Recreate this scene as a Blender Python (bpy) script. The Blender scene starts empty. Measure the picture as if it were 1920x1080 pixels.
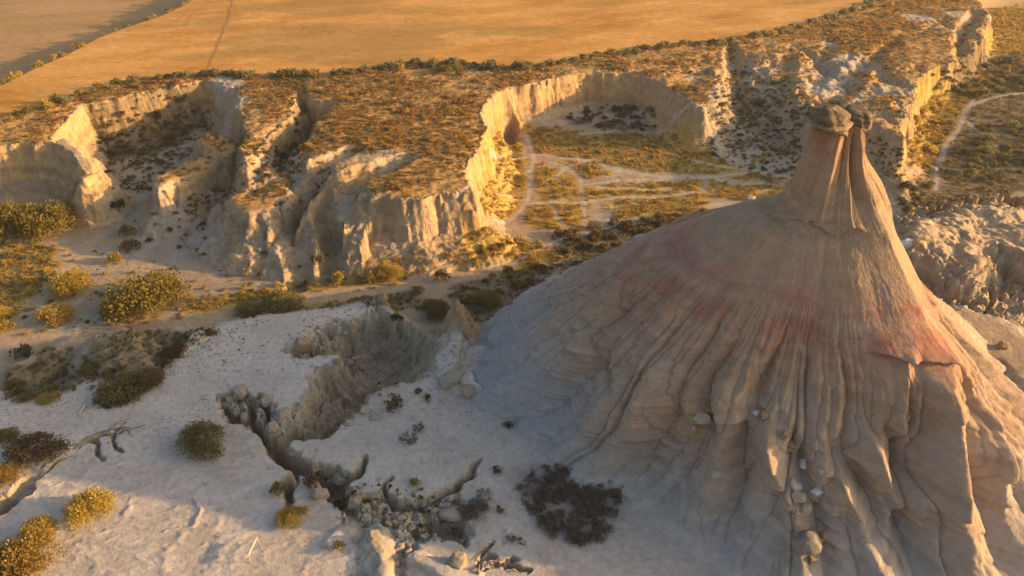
import bpy, bmesh, math, random
import numpy as np
from mathutils import Vector, Matrix, Euler

# ------------------------------------------------------------------ camera, sky, sun, exposure
SC = bpy.context.scene
COL = SC.collection
CAM_Z, PITCH, FPX = 80.0, math.radians(33.0), 1407.0
cam_data = bpy.data.cameras.new("camera")
cam_data.sensor_width = 36.0
cam_data.lens = 36.0 * FPX / 1920.0
cam_data.clip_start = 0.5
cam_data.clip_end = 5000.0
cam = bpy.data.objects.new("camera", cam_data)
cam.location = (0.0, 0.0, CAM_Z)
cam.rotation_euler = (math.pi / 2 - PITCH, 0.0, 0.0)
COL.objects.link(cam)
SC.camera = cam

SUN_EL, SUN_AZ = math.radians(12.5), math.radians(0.5)      # azimuth counted from +X towards +Y
world = bpy.data.worlds.new("World")
SC.world = world
world.use_nodes = True
wn = world.node_tree
bg = wn.nodes["Background"]
sky = wn.nodes.new("ShaderNodeTexSky")
sky.sky_type = 'NISHITA'
sky.sun_disc = False
sky.sun_elevation = SUN_EL
sky.sun_rotation = math.pi / 2 - SUN_AZ                     # Nishita rotation runs clockwise from +Y
sky.air_density = 1.0
sky.dust_density = 4.0
sky.ozone_density = 1.0
wn.links.new(sky.outputs[0], bg.inputs[0])
bg.inputs[1].default_value = 0.14

sun_data = bpy.data.lights.new("sun", 'SUN')
sun_data.energy = 5.0
sun_data.angle = math.radians(0.6)
sun_data.color = (1.0, 0.60, 0.24)
sun = bpy.data.objects.new("sun", sun_data)
sd = Vector((math.cos(SUN_EL) * math.cos(SUN_AZ), math.cos(SUN_EL) * math.sin(SUN_AZ), math.sin(SUN_EL)))
sun.rotation_euler = sd.to_track_quat('Z', 'Y').to_euler()
sun.location = (300, 120, 200)
COL.objects.link(sun)

SC.view_settings.view_transform = 'Standard'
SC.view_settings.look = 'None'
SC.view_settings.exposure = 0.95
SC.view_settings.gamma = 1.0
SC.view_settings.use_curve_mapping = False
SC.render.engine = 'CYCLES'
SC.cycles.max_bounces = 4
SC.cycles.diffuse_bounces = 3

# ------------------------------------------------------------------ helpers
rng = np.random.default_rng(11)
random.seed(5)
SP, CP = math.sin(PITCH), math.cos(PITCH)


def at(px, py, z):
    """photo pixel (1920x1080) on the level z -> world x, y"""
    u, v = (px - 960.0) / FPX, (py - 540.0) / FPX
    dep = (CAM_Z - z) / (SP + v * CP)
    return u * dep, dep * (CP - v * SP)


def poly(pts, z):
    return np.array([at(p[0], p[1], z) for p in pts])


_tabs = {}


def vnoise(x, y, seed):
    """smooth value noise in -1..1"""
    if seed not in _tabs:
        _tabs[seed] = np.random.default_rng(seed + 1000).uniform(-1, 1, (256, 256)).astype(np.float32)
    t = _tabs[seed]
    xi, yi = np.floor(x), np.floor(y)
    fx, fy = x - xi, y - yi
    xi, yi = xi.astype(np.int64) & 255, yi.astype(np.int64) & 255
    x1, y1 = (xi + 1) & 255, (yi + 1) & 255
    fx = fx * fx * fx * (fx * (fx * 6 - 15) + 10)
    fy = fy * fy * fy * (fy * (fy * 6 - 15) + 10)
    a = t[xi, yi] + (t[x1, yi] - t[xi, yi]) * fx
    b = t[xi, y1] + (t[x1, y1] - t[xi, y1]) * fx
    return a + (b - a) * fy


def fbm(x, y, seed, octv=4, gain=0.5):
    s, a, tot = 0.0, 1.0, 0.0
    c, sn = 0.8, 0.6
    for i in range(octv):
        s = s + a * vnoise(x, y, seed + i)
        tot += a
        x, y = 2.03 * (c * x - sn * y) + 17.3, 2.03 * (sn * x + c * y) - 9.1
        a *= gain
    return s / tot


def ridged(x, y, seed, octv=3, gain=0.5):
    s, a, tot = 0.0, 1.0, 0.0
    for i in range(octv):
        s = s + a * (1 - np.abs(vnoise(x, y, seed + i)) * 2)
        tot += a
        x, y = 2.1 * (0.8 * x - 0.6 * y) + 5.1, 2.1 * (0.6 * x + 0.8 * y) + 3.3
        a *= gain
    return s / tot


def sstep(a, b, x):
    t = np.clip((x - a) / (b - a), 0, 1)
    return t * t * (3 - 2 * t)


def seg_dist(X, Y, pts, closed=False):
    """distance to a polyline, and the parameter (index + fraction) of the closest point"""
    best = np.full(X.shape, 1e9)
    par = np.zeros(X.shape)
    n = len(pts)
    for i in range(n if closed else n - 1):
        ax, ay = pts[i][:2]
        bx, by = pts[(i + 1) % n][:2]
        dx, dy = bx - ax, by - ay
        L2 = dx * dx + dy * dy + 1e-9
        t = np.clip(((X - ax) * dx + (Y - ay) * dy) / L2, 0, 1)
        d = (X - ax - t * dx) ** 2 + (Y - ay - t * dy) ** 2
        m = d < best
        best = np.where(m, d, best)
        par = np.where(m, i + t, par)
    return np.sqrt(best), par


def inside(X, Y, pts):
    r = np.zeros(X.shape, bool)
    n = len(pts)
    for i in range(n):
        ax, ay = pts[i]
        bx, by = pts[(i + 1) % n]
        if ay == by:
            continue
        c = ((ay > Y) != (by > Y)) & (X < (bx - ax) * (Y - ay) / (by - ay) + ax)
        r ^= c
    return r


def sdf(X, Y, pts, reach=60.0):
    """signed distance, negative inside; only worked out within reach of the outline"""
    pts = np.asarray(pts)
    out = np.full(X.shape, reach)
    m = (X > pts[:, 0].min() - reach) & (X < pts[:, 0].max() + reach) & (Y > pts[:, 1].min() - reach) & (Y < pts[:, 1].max() + reach)
    xs, ys = X[m], Y[m]
    d, _ = seg_dist(xs, ys, pts, True)
    d = np.where(inside(xs, ys, pts), -d, d)
    out[m] = d
    return out


# ------------------------------------------------------------------ node materials
def new_mat(name):
    m = bpy.data.materials.new(name)
    m.use_nodes = True
    nt = m.node_tree
    b = nt.nodes["Principled BSDF"]
    b.inputs["Roughness"].default_value = 0.95
    b.inputs["Specular IOR Level"].default_value = 0.08
    return m, nt, b


def N(nt, kind, **kw):
    n = nt.nodes.new(kind)
    for k, v in kw.items():
        if k.startswith("i_"):
            n.inputs[k[2:].replace("_", " ")].default_value = v
        else:
            setattr(n, k, v)
    return n


def mat_earth(name, bump=0.25, grain=0.18, scale=1.6, fine=9.0):
    """vertex albedo x mineral grain, with fine relief"""
    m, nt, b = new_mat(name)
    L = nt.links.new
    tc = N(nt, "ShaderNodeTexCoord")
    at_ = N(nt, "ShaderNodeAttribute", attribute_name="albedo")
    n1 = N(nt, "ShaderNodeTexNoise", i_Scale=scale, i_Detail=8.0, i_Roughness=0.62)
    n2 = N(nt, "ShaderNodeTexNoise", i_Scale=fine, i_Detail=4.0, i_Roughness=0.6)
    L(tc.outputs["Object"], n1.inputs["Vector"])
    L(tc.outputs["Object"], n2.inputs["Vector"])
    mr = N(nt, "ShaderNodeMapRange", i_From_Min=0.3, i_From_Max=0.7, i_To_Min=1 - grain, i_To_Max=1 + grain)
    L(n1.outputs["Fac"], mr.inputs["Value"])
    mr2 = N(nt, "ShaderNodeMapRange", i_From_Min=0.3, i_From_Max=0.7, i_To_Min=1 - grain * .6, i_To_Max=1 + grain * .6)
    L(n2.outputs["Fac"], mr2.inputs["Value"])
    mu = N(nt, "ShaderNodeMath", operation='MULTIPLY')
    L(mr.outputs[0], mu.inputs[0])
    L(mr2.outputs[0], mu.inputs[1])
    vm = N(nt, "ShaderNodeVectorMath", operation='SCALE')
    L(at_.outputs["Color"], vm.inputs[0])
    L(mu.outputs[0], vm.inputs["Scale"])
    L(vm.outputs[0], b.inputs["Base Color"])
    ad = N(nt, "ShaderNodeMath", operation='MULTIPLY_ADD')
    L(n2.outputs["Fac"], ad.inputs[0])
    ad.inputs[1].default_value = 0.35
    L(n1.outputs["Fac"], ad.inputs[2])
    bp = N(nt, "ShaderNodeBump", i_Strength=1.0, i_Distance=bump)
    L(ad.outputs[0], bp.inputs["Height"])
    L(bp.outputs[0], b.inputs["Normal"])
    return m


def mesh_obj(name, verts, faces, mat=None, cols=None, normals=None, smooth=True, parent=None, link=True):
    """faces: (n,4) or (n,3) array"""
    verts = np.asarray(verts, np.float32)
    faces = np.asarray(faces, np.int32)
    me = bpy.data.meshes.new(name)
    k = faces.shape[1]
    me.vertices.add(len(verts))
    me.vertices.foreach_set("co", verts.ravel())
    me.loops.add(faces.size)
    me.loops.foreach_set("vertex_index", faces.ravel())
    me.polygons.add(len(faces))
    me.polygons.foreach_set("loop_start", np.arange(0, faces.size, k, dtype=np.int32))
    me.polygons.foreach_set("use_smooth", np.full(len(faces), smooth))
    me.update(calc_edges=True)
    if cols is not None:
        a = me.attributes.new("albedo", 'FLOAT_COLOR', 'POINT')
        c = np.ones((len(verts), 4), np.float32)
        c[:, :3] = cols
        a.data.foreach_set("color", c.ravel())
    if normals is not None:
        me.normals_split_custom_set_from_vertices(normals.astype(np.float32).tolist())
    if mat:
        me.materials.append(mat)
    if not link:
        return me
    o = bpy.data.objects.new(name, me)
    COL.objects.link(o)
    if parent:
        o.parent = parent
    return o


def tag(o, label=None, cat=None, group=None, kind=None):
    if label: o["label"] = label
    if cat: o["category"] = cat
    if group: o["group"] = group
    if kind: o["kind"] = kind
    return o


def C3(*a):
    return np.array(a, np.float64)


def mixc(c, new, w):
    w = np.clip(w, 0, 1)[..., None]
    return c * (1 - w) + np.asarray(new) * w

# ------------------------------------------------------------------ the lie of the land
# one sheet of terrain: rows get wider apart with distance
MC = (42.0, 91.0)                                           # foot centre of the hoodoo


def rows():
    ys, y = [], 24.0
    while y < 352:
        ys.append(y)
        if y < 50: s = 0.30
        elif y < 120: s = 0.20 + (y - 50) * 0.0008
        elif y < 232: s = 0.27
        else: s = 0.27 + (y - 232) * 0.006
        y += s
    return np.array(ys)


YS = rows()
NX = 1000
def halfw(y): return 54 + 0.585 * y
SX = np.linspace(-1, 1, NX)
GX = SX[None, :] * halfw(YS)[:, None]
GY = np.repeat(YS[:, None], NX, 1)
wx = GX + 1.6 * fbm(GX / 7, GY / 7, 1, 3) + 0.5 * fbm(GX / 1.7, GY / 1.7, 4, 2)
wy = GY + 1.6 * fbm(GX / 7, GY / 7, 7, 3) + 0.5 * fbm(GX / 1.7, GY / 1.7, 10, 2)

n_mid = fbm(GX / 9, GY / 9, 20, 5)
n_fin = fbm(GX / 1.3, GY / 1.3, 30, 3)
r_mid = ridged(GX / 6, GY / 6, 40, 3)
r_fin = ridged(GX / 2.4, GY / 2.4, 50, 3)
r_ff = ridged(GX / .95, GY / .95, 54, 2)

FLOOR = -1.5 + 3.2 * sstep(132, 230, GY)
H = FLOOR + 0.22 * n_mid + 0.05 * n_fin

PAN = poly([(-600, 780), (-200, 755), (0, 742), (60, 748), (130, 735), (150, 700), (185, 706), (200, 765), (250, 745), (310, 690), (345, 635),
            (400, 608), (480, 592), (560, 587), (640, 572), (700, 557), (735, 585), (830, 640), (900, 650), (1100, 700),
            (1500, 700), (2300, 800), (2900, 1500), (1000, 2400), (-1200, 2200)], 0.0)


def mesa(pts, ztop, steep=4.0, cliff=8.0, talus=0.75, flute=0.8, rough=0.35, soft=None, roundoff=0.8):
    """raise the ground to a flat-topped block with a fluted cliff and a talus foot"""
    global H
    pts = np.asarray(pts)
    d = sdf(wx, wy, pts, 34.0)
    d = d - flute * (r_mid * 0.8 + r_fin * 0.55) + 0.3 * flute
    st = steep if soft is None else steep * (1 - soft) + 0.75 * soft
    dd = np.maximum(d, 0)
    xc = cliff / st
    drop = np.where(dd < xc, dd * st, cliff + (dd - xc) * talus)
    drop = drop + roundoff * np.exp(-np.abs(d) / 0.7) * (d > -3)
    drop = drop + rough * (n_fin + r_fin * 0.7) * sstep(0.2, 1.5, d)
    T = ztop - drop
    H = np.where(d < 33, np.maximum(H, T), H)
    return d


def ridge(pts, half=0.6, slope=1.3, rough=0.4):
    """a narrow clay fin along (px, py, z) points"""
    global H
    pp = [(*at(p[0], p[1], p[2]), p[2]) for p in pts]
    d, t = seg_dist(wx, wy, pp)
    zz = np.interp(t, np.arange(len(pp)), [p[2] for p in pp])
    T = zz - np.maximum(d - half, 0) * slope - rough * (r_fin + 0.5 * n_fin) * sstep(0, 2, d)
    H = np.maximum(H, T)


def gully(pts, depth, width, z=0.0, power=1.0, floor_w=0.25, warp=True):
    """cut a channel; width and depth may run along the line as lists"""
    global H
    pp = poly(pts, z)
    d, t = seg_dist(wx if warp else GX, wy if warp else GY, pp)
    if z == 0.0:
        d = np.maximum(0, d + .16 * r_ff + .12 * r_fin)
    k = np.arange(len(pp))
    w = np.interp(t, k, width) if np.ndim(width) else width
    if z == 0.0:
        w = w * (.72 + .30 * n_fin + .14 * r_fin)
        depth = np.asarray(depth) * 1.35
    dp = np.interp(t, k, depth) if np.ndim(depth) else depth
    q = np.clip((d / w - floor_w) / (1 - floor_w), 0, 1)
    H = H - dp * (1 - q ** power) * (d < w)
    return d


# soft slopes on the plateau rim
def blob(px, py, z, r, X=None, Y=None):
    cx, cy = at(px, py, z)
    return np.exp(-((GX - cx) ** 2 + (GY - cy) ** 2) / (r * r))


soft = np.clip(1.2 * blob(1372, 110, 11, 13) + 1.3 * blob(1440, 180, 8, 22) + 1.2 * blob(1330, 190, 8, 12) + blob(540, 330, 8, 16) + blob(610, 330, 8, 13) + 0.9 * blob(420, 200, 8, 12) + 0.7 * blob(700, 350, 8, 8), 0, 1)

PLATEAU_PX = [(-900, 420), (-500, 330), (-100, 276), (0, 268), (55, 264), (90, 264), (105, 250), (150, 193), (215, 183), (290, 162), (300, 158),
              (335, 155), (385, 146), (405, 150), (450, 168), (455, 210), (462, 250), (452, 292), (462, 300), (478, 296), (500, 252),
              (543, 214), (547, 182), (556, 172), (572, 172), (580, 182), (618, 188), (615, 212), (590, 232), (572, 262), (560, 280),
              (585, 300), (640, 312), (690, 340), (700, 366), (780, 366), (890, 354), (876, 340), (873, 325), (877, 298), (896, 270),
              (913, 240), (905, 215), (907, 190), (920, 178), (960, 160), (1020, 147), (1090, 135), (1115, 130), (1200, 136),
              (1240, 150), (1262, 165), (1295, 190), (1315, 195), (1338, 168), (1360, 140), (1385, 130), (1405, 134),
              (1440, 135), (1500, 165), (1530, 190), (1600, 207), (1680, 250), (1692, 258), (1698, 215), (1722, 150), (1738, 128),
              (1800, 108), (1846, 62), (1858, 25), (1835, 0), (1815, -60), (1700, -140), (0, -140), (-900, 0)]
ZP = 12.0
PLATEAU = poly(PLATEAU_PX, ZP)
D_PLAT = mesa(PLATEAU, ZP, steep=3.2, cliff=8.5, talus=0.7, flute=0.9, soft=soft)

# outliers of the plateau in the left canyon, and the badland spurs
MESAS = [
    (poly([(285, 325), (340, 302), (398, 284), (412, 288), (402, 302), (370, 318), (322, 346), (296, 352), (285, 345)], 8.0), 8.0, 4.5, 4.5),
    (poly([(372, 258), (392, 246), (430, 246), (442, 262), (430, 284), (402, 284)], 9.0), 9.0, 3.0, 3.0),
    (poly([(548, 306), (536, 350), (505, 386), (470, 402), (432, 390), (420, 370), (468, 338), (505, 318)], 8.0), 8.0, 2.2, 3.0),
    (poly([(668, 330), (670, 350), (606, 366), (572, 388), (556, 396), (568, 372), (600, 348), (640, 330)], 9.5), 9.5, 2.5, 3.0),
]
D_M = []
for pts, z, st, cl in MESAS:
    D_M.append(mesa(pts, z, steep=st, cliff=cl, talus=0.85, flute=0.9, rough=0.6))
ridge([(118, 262, 12), (140, 285, 11), (165, 310, 9.5), (172, 340, 7), (165, 375, 3), (170, 400, -1)], 0.9, 1.6)
ridge([(185, 320, 7), (168, 330, 9)], 0.8, 2.0)
ridge([(150, 315, 8), (128, 335, 4)], 0.8, 1.8)
# clay fins under the brush covered spur
ridge([(470, 405, 7.5), (455, 430, 4), (445, 455, 0)], 0.4, 1.5)
ridge([(490, 400, 7.5), (500, 440, 4.5), (480, 485, -1)], 0.4, 1.5)
ridge([(432, 395, 7), (420, 430, 3), (390, 470, -1)], 0.5, 1.2)
ridge([(410, 380, 6), (385, 420, 2), (370, 450, -1)], 0.5, 1.2)
ridge([(530, 360, 8), (535, 420, 5), (525, 470, -1)], 1.2, 1.3)
ridge([(600, 380, 8.5), (585, 430, 5), (575, 480, -1)], 2.0, 1.4)
ridge([(650, 370, 9.5), (640, 420, 6.5), (640, 480, -1)], 2.4, 1.4)
ridge([(690, 370, 11), (690, 430, 6), (700, 485, -1)], 2.4, 1.3)
gully([(800, 300), (760, 302), (710, 320), (668, 335)], [0, 2.2, 2.4, 2.5], [1, 3, 4, 5], 11.0)
gully([(700, 290), (660, 300), (610, 320), (575, 345), (550, 390), (545, 450)], [0, 1.5, 2.5, 3, 4, 3], [2, 3, 4, 4, 4, 3], 9.0)
gully([(620, 400), (612, 440), (612, 485)], [1, 3, 2], [2, 2.4, 2], 3.0)
gully([(955, 222), (958, 246)], [5.5, 3.5], [2.6, 2.0], 4.0, power=3, warp=False)
gully([(1368, 84), (1378, 112), (1385, 150), (1392, 200)], [1.0, 3.2, 3, 1], [2.5, 4.5, 6, 5], 11.0)
gully([(1690, 60), (1640, 100), (1590, 150), (1550, 195)], [0.4, 1.3, 2, 2.4], [3, 4, 5, 5], 12.0)
gully([(1560, 70), (1545, 110), (1530, 170)], [0.4, 1.3, 2], [3, 4, 5], 12.0)
gully([(1480, 110), (1470, 160), (1460, 220)], [0.5, 2, 1], [3, 4, 3], 9.0)
gully([(1830, 20), (1800, 70), (1810, 110)], [2, 3, 2], [4, 3, 3], 12.0)

rough_r = np.clip(blob(1420, 190, 6, 22) + blob(1560, 130, 11, 26) + .8 * blob(1650, 190, 11, 18) + .7 * blob(1780, 60, 11, 20) + .8 * blob(470, 330, 6, 16), 0, 1)
carve_r = rough_r * np.clip(ridged(wx / 13, wy / 13, 421, 3) - .02, 0, 1) ** 1.2
H = H - rough_r * (3.4 * np.clip(ridged(wx / 13, wy / 13, 421, 3) - .02, 0, 1) ** 1.2 + .9 * np.clip(ridged(wx / 4.5, wy / 4.5, 425, 3), 0, 1))
# the white pan in the foreground with its crumbling edge, cracks and sink holes
D_PAN = mesa(PAN, 0.0, steep=0.7, cliff=1.0, talus=0.4, flute=0.7, rough=0.12, roundoff=0.0)
def worley(X, Y, size, seed):
    """broken-clod cells: random value of the cell, distance to its border"""
    g = np.random.default_rng(seed)
    jx, jy, rv = g.uniform(0, 1, (64, 64)), g.uniform(0, 1, (64, 64)), g.uniform(0, 1, (64, 64))
    u, v = X / size, Y / size
    iu, iv = np.floor(u).astype(int), np.floor(v).astype(int)
    f1, f2, val = np.full(X.shape, 9.), np.full(X.shape, 9.), np.zeros(X.shape)
    for a in (-1, 0, 1):
        for b in (-1, 0, 1):
            ci, cj = (iu + a) & 63, (iv + b) & 63
            d = np.hypot(iu + a + jx[ci, cj] - u, iv + b + jy[ci, cj] - v)
            m = d < f1
            f2 = np.where(m, f1, np.minimum(f2, d))
            val = np.where(m, rv[ci, cj], val)
            f1 = np.where(m, d, f1)
    return val, (f2 - f1) * size


H = H + (0.06 * n_mid + .24 * np.maximum(0, ridged(GX / 4.5 + .5 * n_mid, GY / 2.2, 66, 3) - .15) * sstep(95, 70, GY) * (.3 + .7 * (GX < -14))) * (GY < 120)

HOLE = poly([(545, 655), (590, 628), (622, 605), (650, 596), (700, 577), (738, 590), (800, 612), (832, 640), (828, 690), (800, 706),
             (745, 722), (704, 738), (676, 766), (644, 790), (606, 806), (576, 798), (556, 780), (564, 752), (580, 722), (586, 704), (612, 684), (640, 671), (628, 662), (596, 668), (560, 672)], 0.0)
d_hole = sdf(wx, wy, HOLE, 20.0) + 0.5 * r_fin + 0.25 * r_mid + 0.55 * ridged(GX / 1.9, GY / 2.2, 57, 2)
wall_r = sstep(0, 1, np.clip(((GX - at(745, 640, 0)[0]) / 7), 0, 1))          # the right-hand bank lies back
H = H - 4.8 * sstep(0.3, -1.9 - 4 * wall_r, d_hole) - 2.4 * sstep(-1.6 - 3 * wall_r, -4.5 - 4 * wall_r, d_hole) + 0.6 * r_fin * sstep(0.5, -1.5, d_hole)
CRACK = [(600, 800), (560, 806), (520, 822), (532, 850), (562, 872), (590, 884), (620, 905), (640, 935), (655, 950), (668, 980), (700, 1000), (710, 1020), (716, 1090), (730, 1140)]
# clods that have slumped along the crack and round the ravine
crk = poly(CRACK, 0.0)
d_crk, t_crk = seg_dist(GX, GY, crk)
side = poly([(640, 930), (740, 950), (860, 930), (880, 1000), (780, 1010)], 0.0)
knobs = poly([(410, 740), (450, 730), (510, 760), (520, 800), (470, 800), (420, 780)], 0.0)
reach = 1.6 + 1.2 * vnoise(GX / 4, GY / 4, 401) + 1.6 * sstep(7, 10, t_crk)
band = np.clip(np.maximum.reduce([1.25 - d_crk / reach, sstep(1.2, -.8, sdf(GX, GY, side, 5.0)) * .85, sstep(1.0, -.6, sdf(GX, GY, knobs, 5.0)) * .8, .4 * sstep(1.1, .2, d_hole)]), 0, 1)
CLOD = np.zeros(GX.shape)
mw = band > 0.01
ux, uy = (GX + .35 * n_fin + .3 * r_ff)[mw], (GY + .35 * n_fin - .3 * r_ff)[mw]
c1, e1 = worley(ux, uy, 1.7, 411)
c2, e2 = worley(ux, uy, .85, 413)
b_ = band[mw]
H[mw] -= b_ * (np.where(c1 < .35 + .4 * b_, c1 * 2.6, 0) + .7 * c2 * (c2 > .4)) + b_ * (.9 * sstep(.22, .04, e1) + .4 * sstep(.16, .02, e2)) - .12 * (1 - b_) * b_
CLOD[mw] = b_ * np.maximum(sstep(.3, .05, e1), .6 * sstep(.2, .04, e2))
gully(CRACK, [5, 4.5, 4, 4, 4, 4, 4, 4, 3.5, 3.5, 4, 4, 4, 4], [3, 2.6, 1.6, 1.5, 1.9, 2.2, 2.4, 2.0, 1.3, 1.0, 1.3, 1.2, 1.3, 1.3], 0.0, power=3)
gully([(535, 950), (540, 915), (552, 890), (575, 878)], [2.5, 3.5, 3, 2], [0.9, 1.3, 1.2, 1], 0.0, power=3)
gully([(520, 822), (490, 800), (470, 786), (440, 780), (415, 755), (418, 735)], [3, 2.6, 2.2, 2, 1.6, 1], [1.4, 1.2, 1.2, 1, .7, .5], 0.0, power=3)
gully([(470, 786), (462, 765), (445, 750), (425, 742)], [2, 2, 1.6, 1], [1.1, 0.9, .8, .6], 0.0, power=3)
gully([(510, 790), (500, 765), (480, 745)], [2, 2, 1.2], [1.0, 0.9, .7], 0.0, power=3)
gully([(640, 895), (668, 890), (672, 868)], [2, 1.6, 1], [1.0, .8, .5], 0.0, power=3)
gully([(650, 935), (690, 932), (740, 938), (790, 936), (850, 922), (880, 895), (905, 868)], [3, 2.2, 1.8, 1.6, 1.6, 1.4, .5], [1.4, 1.2, 1.1, 1.0, 1.0, .9, .4], 0.0, power=2)
gully([(735, 938), (722, 915), (735, 895)], [1.6, 1.4, .8], [.7, .6, .5], 0.0, power=2)
gully([(800, 975), (840, 985), (870, 1000)], [1.4, 1.8, 1], [1.3, 1.5, 1], 0.0, power=2)
gully([(765, 990), (770, 1025), (800, 1050), (850, 1068)], [1, 1.6, 1.2, 1], [.7, .9, .8, .7], 0.0, power=2)
gully([(-40, 965), (0, 945), (60, 895), (110, 860), (135, 842), (165, 820), (185, 812), (215, 808), (250, 800)], [4, 4, 3.6, 3, 2, 1.4, 1, .8, .3], [2.4, 2.2, 1.8, 1.3, .9, .7, .6, .5, .3], 0.0, power=2)
gully([(165, 820), (178, 840), (185, 862)], [1, .9, .6], [.6, .5, .6], 0.0, power=2)
gully([(205, 810), (212, 830), (215, 850)], [.8, .9, .6], [.5, .5, .5], 0.0, power=2)
gully([(205, 808), (225, 790), (240, 786)], [.6, .5, .3], [.4, .4, .3], 0.0, power=2)
for pts in ([(895, 1075), (890, 1050), (905, 1035), (920, 1030)], [(895, 1075), (920, 1065), (950, 1070), (985, 1074)], [(890, 1050), (915, 1048)], [(940, 1068), (950, 1058)]):
    gully(pts, 0.7, 0.45, 0.0, power=2)
# low rises on the pan: left hummocks, blocks beside the crack
ridge([(200, 628, 3.2), (222, 640, 3.0), (250, 668, 1.4), (262, 700, 0.3)], 1.8, 0.75, 0.2)
ridge([(120, 640, 1.0), (80, 665, 0.8), (30, 690, 0.3)], 0.8, 0.6, 0.2)
ridge([(365, 622, 0.9), (340, 650, 0.7)], 0.7, 0.8, 0.15)
ridge([(862, 562, 5.5), (868, 600, 3.2), (885, 640, 1.0)], 0.35, 1.7, 0.25)
ridge([(842, 690, 1.2), (850, 640, 1.6), (855, 610, 2.0)], 1.2, 1.1, 0.25)
ridge([(858, 705, 1.5), (895, 730, 1.6), (960, 742, 1.6)], 0.9, 1.2, 0.25)
ridge([(700, 985, 0.7), (695, 1020, 1.0), (705, 1080, 1.0)], 0.3, 0.8, 0.1)
ridge([(650, 985, 0.5), (625, 1010, 0.7)], 0.4, 0.6, 0.1)
ridge([(780, 1040, 0.7), (830, 1062, 0.8), (880, 1078, 0.5)], 0.6, 0.7, 0.1)
ridge([(374, 932, 0.2), (384, 955, 0.32), (372, 985, 0.2), (300, 1005, 0.15)], 0.05, 0.5, 0.12)
ridge([(15, 870, 0.8), (70, 858, 0.9), (115, 835, 0.6)], 1.2, 0.8, 0.1)

# the outcrop right of the hoodoo and the slope below it
D_OUT = mesa(poly([(1694, 412), (1750, 376), (1830, 345), (1900, 336), (2100, 330), (2200, 430), (1990, 470), (1905, 432), (1872, 440), (1852, 470),
                   (1830, 486), (1806, 462), (1770, 440), (1712, 440)], 10.0), 9.6, steep=1.25, cliff=6.0, talus=0.7, flute=3.2, rough=1.1, roundoff=1.6)
H = H + np.where(D_OUT < 6, (1.1 * n_mid - 1.6 * np.clip(ridged(GX / 9, GY / 9, 69, 3), 0, 1) + .5 * ridged(GX / 3.6, GY / 3.6, 61, 3) + .3 * n_fin) * sstep(6, -1, D_OUT) - .11 * np.maximum(0, GX - 68), 0)
D_OUT2 = mesa(poly([(1768, 585), (1800, 572), (1850, 588), (1900, 600), (1960, 640), (2100, 700), (2100, 760), (1960, 735), (1880, 690), (1800, 640)], 6.0), 6.0, steep=0.9, cliff=2.5, talus=0.8, flute=1.2, rough=0.5)

# the lower field beyond the hedge bank (upper left) is a step down
HEDGE_PX = [(-700, 440), (-300, 285), (-100, 200), (0, 160), (60, 130), (120, 105), (180, 72), (240, 50), (300, 30), (345, 8), (400, -30), (520, -130)]
HEDGE = poly(HEDGE_PX, ZP)
LOWF = np.vstack([HEDGE, [(-60, 900), (-900, 900), (-900, 150)]])
d_low = sdf(GX, GY, LOWF, 40.0)
H = np.where(d_low < 30, np.minimum(H, np.where(D_PLAT < -1, ZP - 6.0 * sstep(0.5, -5.5, d_low), H)), H)

FIELD_EDGE_PX = [(-900, 420), (-300, 300), (-100, 262), (0, 226), (60, 206), (120, 184), (200, 160), (260, 146), (330, 138), (400, 135), (500, 137), (620, 136), (700, 126), (760, 116),
                 (860, 116), (960, 124), (1040, 116), (1100, 104), (1200, 90), (1290, 78), (1350, 74), (1410, 68), (1500, 48), (1580, 22), (1640, 2), (1760, -60), (1900, -130)]
FIELD = np.vstack([poly(FIELD_EDGE_PX, ZP), [(600, 900), (-900, 900), (-900, 150)]])
d_field = sdf(GX, GY, FIELD, 40.0)
topm = (D_PLAT < -0.5)
H = H + np.where(topm & (d_field > 0), 0.35 * n_mid + 0.25 * n_fin - 0.4 * sstep(0, 6, d_field), 0)
H = H + np.where(d_field < 0, 0.12 * fbm(GX / 30, GY / 14, 80, 3), 0)
# ground falls away under the hoodoo so that the two never share a surface
mr_ = np.hypot(GX - MC[0], GY - MC[1])
H = np.where(mr_ < 26, np.minimum(H, -1.0 - 0.1 * (26 - mr_)), H)

sl_ = np.hypot(np.gradient(H, YS, axis=0), np.gradient(H, SX, axis=1) / halfw(YS)[:, None])
bedw = sstep(.5, 1.4, sl_) * (d_field > 2)
H = H + bedw * (.30 * np.sin(H * 3.6 + 2.2 * n_mid + GX * .05) + .12 * np.sin(H * 8.5 + 3 * n_mid) + (.35 * (d_hole > 2)) * np.minimum(0, ridged(GX / 1.9, GY / 1.9, 64, 2) - .1) + .30 * n_fin + .30 * fbm(GX / .8, GY / .8 + H * .6, 67, 3))
HGT = H.copy()
# gradient -> slope and normals
dzy = np.gradient(HGT, YS, axis=0)
dzs = np.gradient(HGT, SX, axis=1)
dzx = dzs / halfw(YS)[:, None]
dzy = dzy - dzx * SX[None, :] * 0.585
SLOPE = np.hypot(dzx, dzy)
NRM = np.stack([-dzx, -dzy, np.ones_like(dzx)], -1)
NRM /= np.linalg.norm(NRM, axis=-1, keepdims=True)


def ground_z(x, y):
    j = np.clip(np.searchsorted(YS, y) - 1, 0, len(YS) - 2)
    fy = np.clip((y - YS[j]) / (YS[j + 1] - YS[j]), 0, 1)
    s = np.clip((np.asarray(x) / halfw(np.asarray(y)) + 1) / 2 * (NX - 1), 0, NX - 1.001)
    i = s.astype(int)
    fx = s - i
    return (HGT[j, i] * (1 - fx) + HGT[j, i + 1] * fx) * (1 - fy) + (HGT[j + 1, i] * (1 - fx) + HGT[j + 1, i + 1] * fx) * fy


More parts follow.
